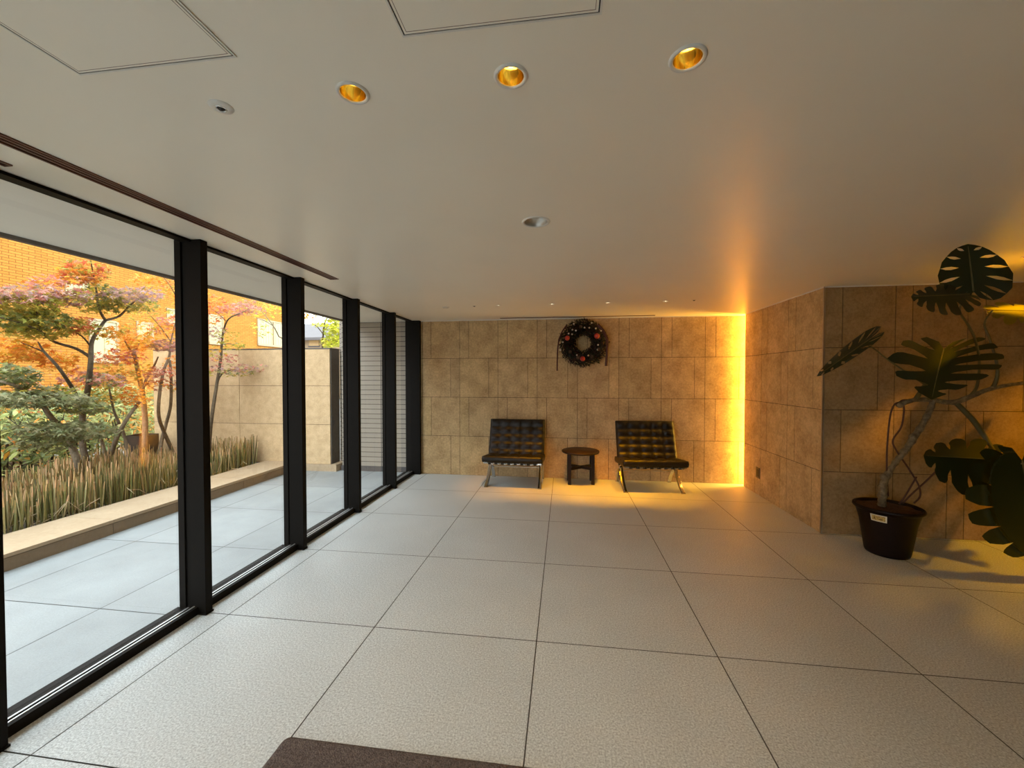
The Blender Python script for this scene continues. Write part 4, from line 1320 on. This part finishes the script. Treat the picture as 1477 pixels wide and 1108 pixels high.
def mleaf(B, T, Lq, Rq, nf=7, cut=0.34, gap=0.17, droop=0.10, col=(0.016, 0.024, 0.008), nl=None, nr=None, mode='open'):
    """split leaf from its stalk point, tip and the two side extremes (photo pixel + depth)"""
    B, T, Lp, Rp = px3(B), px3(T), px3(Lq), px3(Rq)
    mid = T - B
    mb = MB()
    for side, S, n in ((1, Lp, nl or nf), (-1, Rp, nr or nf)):
        sv = S - B - mid * 0.18
        nrm = mid.cross(sv).normalized()

        def P(q):
            u, v = q
            return B + mid * u + sv * v + Vector((0, 0, -1)) * (droop * sv.length * v * v) + Vector((0, 0, -1)) * (droop * .6 * mid.length * u * u * (1 if u > 0 else .3)) + nrm * (.035 * math.sin(v * 6 + u * 5) * sv.length * v)
        for i in range(n):
            ta, tb = i / n, (i + 1) / n
            ra, rb = Vector((0.98 * (1 - ta) ** 1.15, 0)), Vector((0.98 * (1 - tb) ** 1.15, 0))
            oa, ob = out_at(ta), out_at(tb)
            om = out_at((ta + tb) / 2)
            rows = []
            S_ = [0, .15, cut, cut + .08, .62, .8, .92, 1.0]
            for s in S_:
                if s <= cut: g = 0.0
                else: g = gap * min(1.0, (s - cut) / .2) * (0.8 + .4 * (i % 2))
                if mode == 'hole' and s > .5: g = gap if s < .7 else (gap * .8 if s < .85 else (.04 if s < .95 else 0.0))
                elif s >= .99: g = max(g, .30)
                elif s > .9: g = max(g, .20)
                row = []
                for tt in (0, .5, 1):
                    if i == 0 and tt == 0: w = 0.0
                    elif i == n - 1 and tt == 1: w = 1.0
                    else: w = min(max(tt, g), 1 - g)
                    r_ = ra.lerp(rb, w)
                    o_ = oa.lerp(ob, w) if abs(w - .5) > .01 else om
                    row.append(P(r_.lerp(o_, s * (0.985 if tt != .5 else 1.0))))
                rows.append(row)
            b = len(mb.v)
            for row in rows: mb.v += [tuple(p) for p in row]
            for a in range(len(rows) - 1):
                for k in range(2):
                    mb.face((b + a * 3 + k, b + a * 3 + k + 1, b + a * 3 + 4 + k, b + a * 3 + 3 + k), 0, col, True)
    lf = mb.build('leaf', M['monstera'], mo)
    mr = MB()
    pts = [B + mid * u + Vector((0, 0, -1)) * (droop * .6 * mid.length * u * u) for u in (0, .25, .5, .75, .95)]
    mr.tube(pts, [.005, .0045, .004, .003, .0015], 5)
    mr.build('midrib', M['petiole'], lf)


mleaf((1361, 504, 3.62), (1344, 566, 3.50), (1281, 500, 3.62), (1450, 503, 3.60), 6, .25, .20, .24, nl=5, nr=8)
mleaf((1404, 420, 2.90), (1396, 352, 2.95), (1352, 398, 2.95), (1462, 394, 2.85), 7, .36, .15, .0, mode='hole')
mleaf((1398, 424, 2.90), (1314, 428, 2.78), (1366, 408, 2.95), (1372, 456, 2.82), 8, .36, .16, .0)
mleaf((1256, 488, 3.76), (1178, 543, 3.62), (1229, 491, 3.86), (1239, 512, 3.66), 8, .36, .16, .0, mode='hole')
mleaf((1434, 447, 3.55), (1535, 449, 3.35), (1470, 436, 3.18), (1482, 466, 3.85), 7, .5, .14, .02, col=(0.22, 0.20, 0.015))  # leaf under the edge downlight, its yellow light put into the leaf colour
mleaf((1440, 664, 3.62), (1332, 656, 3.50), (1396, 630, 3.78), (1404, 718, 3.50), 6, .42, .10, .02, mode='open')
mleaf((1474, 664, 3.46), (1500, 812, 3.40), (1392, 732, 3.40), (1585, 722, 3.46), 8, .58, .09, .0)
mleaf((1530, 545, 3.7), (1600, 600, 3.5), (1540, 610, 3.6), (1590, 520, 3.8), 7, .4, .15, .05)
mleaf((1500, 590, 3.3), (1590, 640, 3.1), (1520, 660, 3.2), (1560, 560, 3.35), 7, .4, .15, .05)


# ------------------------------------------------------------------ light
world = bpy.data.worlds.new('World'); SC.world = world
world.use_nodes = True
bg = world.node_tree.nodes['Background']
bg.inputs['Color'].default_value = (0.87, 0.97, 1.07, 1)
bg.inputs['Strength'].default_value = 6.4


def light(name, typ, loc, energy, color, aim=None, parent=None, **kw):
    d = bpy.data.lights.new(name, typ)
    d.energy = energy; d.color = color
    for k, v in kw.items(): setattr(d, k, v)
    o = bpy.data.objects.new(name, d); COL.objects.link(o)
    o.location = loc
    if aim is not None:
        o.rotation_euler = (Vector(aim) - Vector(loc)).to_track_quat('-Z', 'Y').to_euler()
    return o


light('sun', 'SUN', (8, -4, 12), 3.0, (1.0, 0.86, 0.60), aim=(8 - 7.5, -4 + 2.5, 12 - 6.0), angle=math.radians(1.0))
WARM = (1.0, 0.39, 0.0)
for (x, y), e in zip(small_lit, (110, 180, 310, 235)):
    light('small_downlight_beam', 'SPOT', (x, y, Zc - .012), e, WARM, aim=(x - 0.02, y + .68, 0), spot_size=math.radians(40), spot_blend=0.9, shadow_soft_size=.02)
for (x, y), e in zip(big_lit, big_watt):
    light('downlight_beam', 'SPOT', (x, y, Zc - .012), e, (1.0, 0.72, 0.40), aim=(x, y, 0), spot_size=math.radians(120), spot_blend=0.8, shadow_soft_size=.03)
light('edge_downlight_and_fill', 'SPOT', (edge_lit[0], edge_lit[1], Zc - .012), 270, (1.0, 0.46, 0.0), aim=(edge_lit[0] + .15, edge_lit[1] + .3, 0), spot_size=math.radians(75), spot_blend=0.8, shadow_soft_size=.03)
light('edge_downlight_and_fill', 'SPOT', (4.6, 3.36, Zc - .012), 170, (1.0, 0.46, 0.0), aim=(4.6, 3.7, 0), spot_size=math.radians(95), spot_blend=0.8, shadow_soft_size=.03)  # added lamp out of view, with no fitting, for warmer bounce
# vertical strip hidden in the slot behind the return wall, washing the back wall
light('slot_strip', 'AREA', (2.60, 5.985, 1.21), 50, (1.0, 0.51, 0.06), aim=(2.0, 6.03, 1.21), shape='RECTANGLE', size=.05, size_y=2.36)

SC.view_settings.view_transform = 'Standard'
SC.view_settings.look = 'None'
SC.view_settings.exposure = 0.0
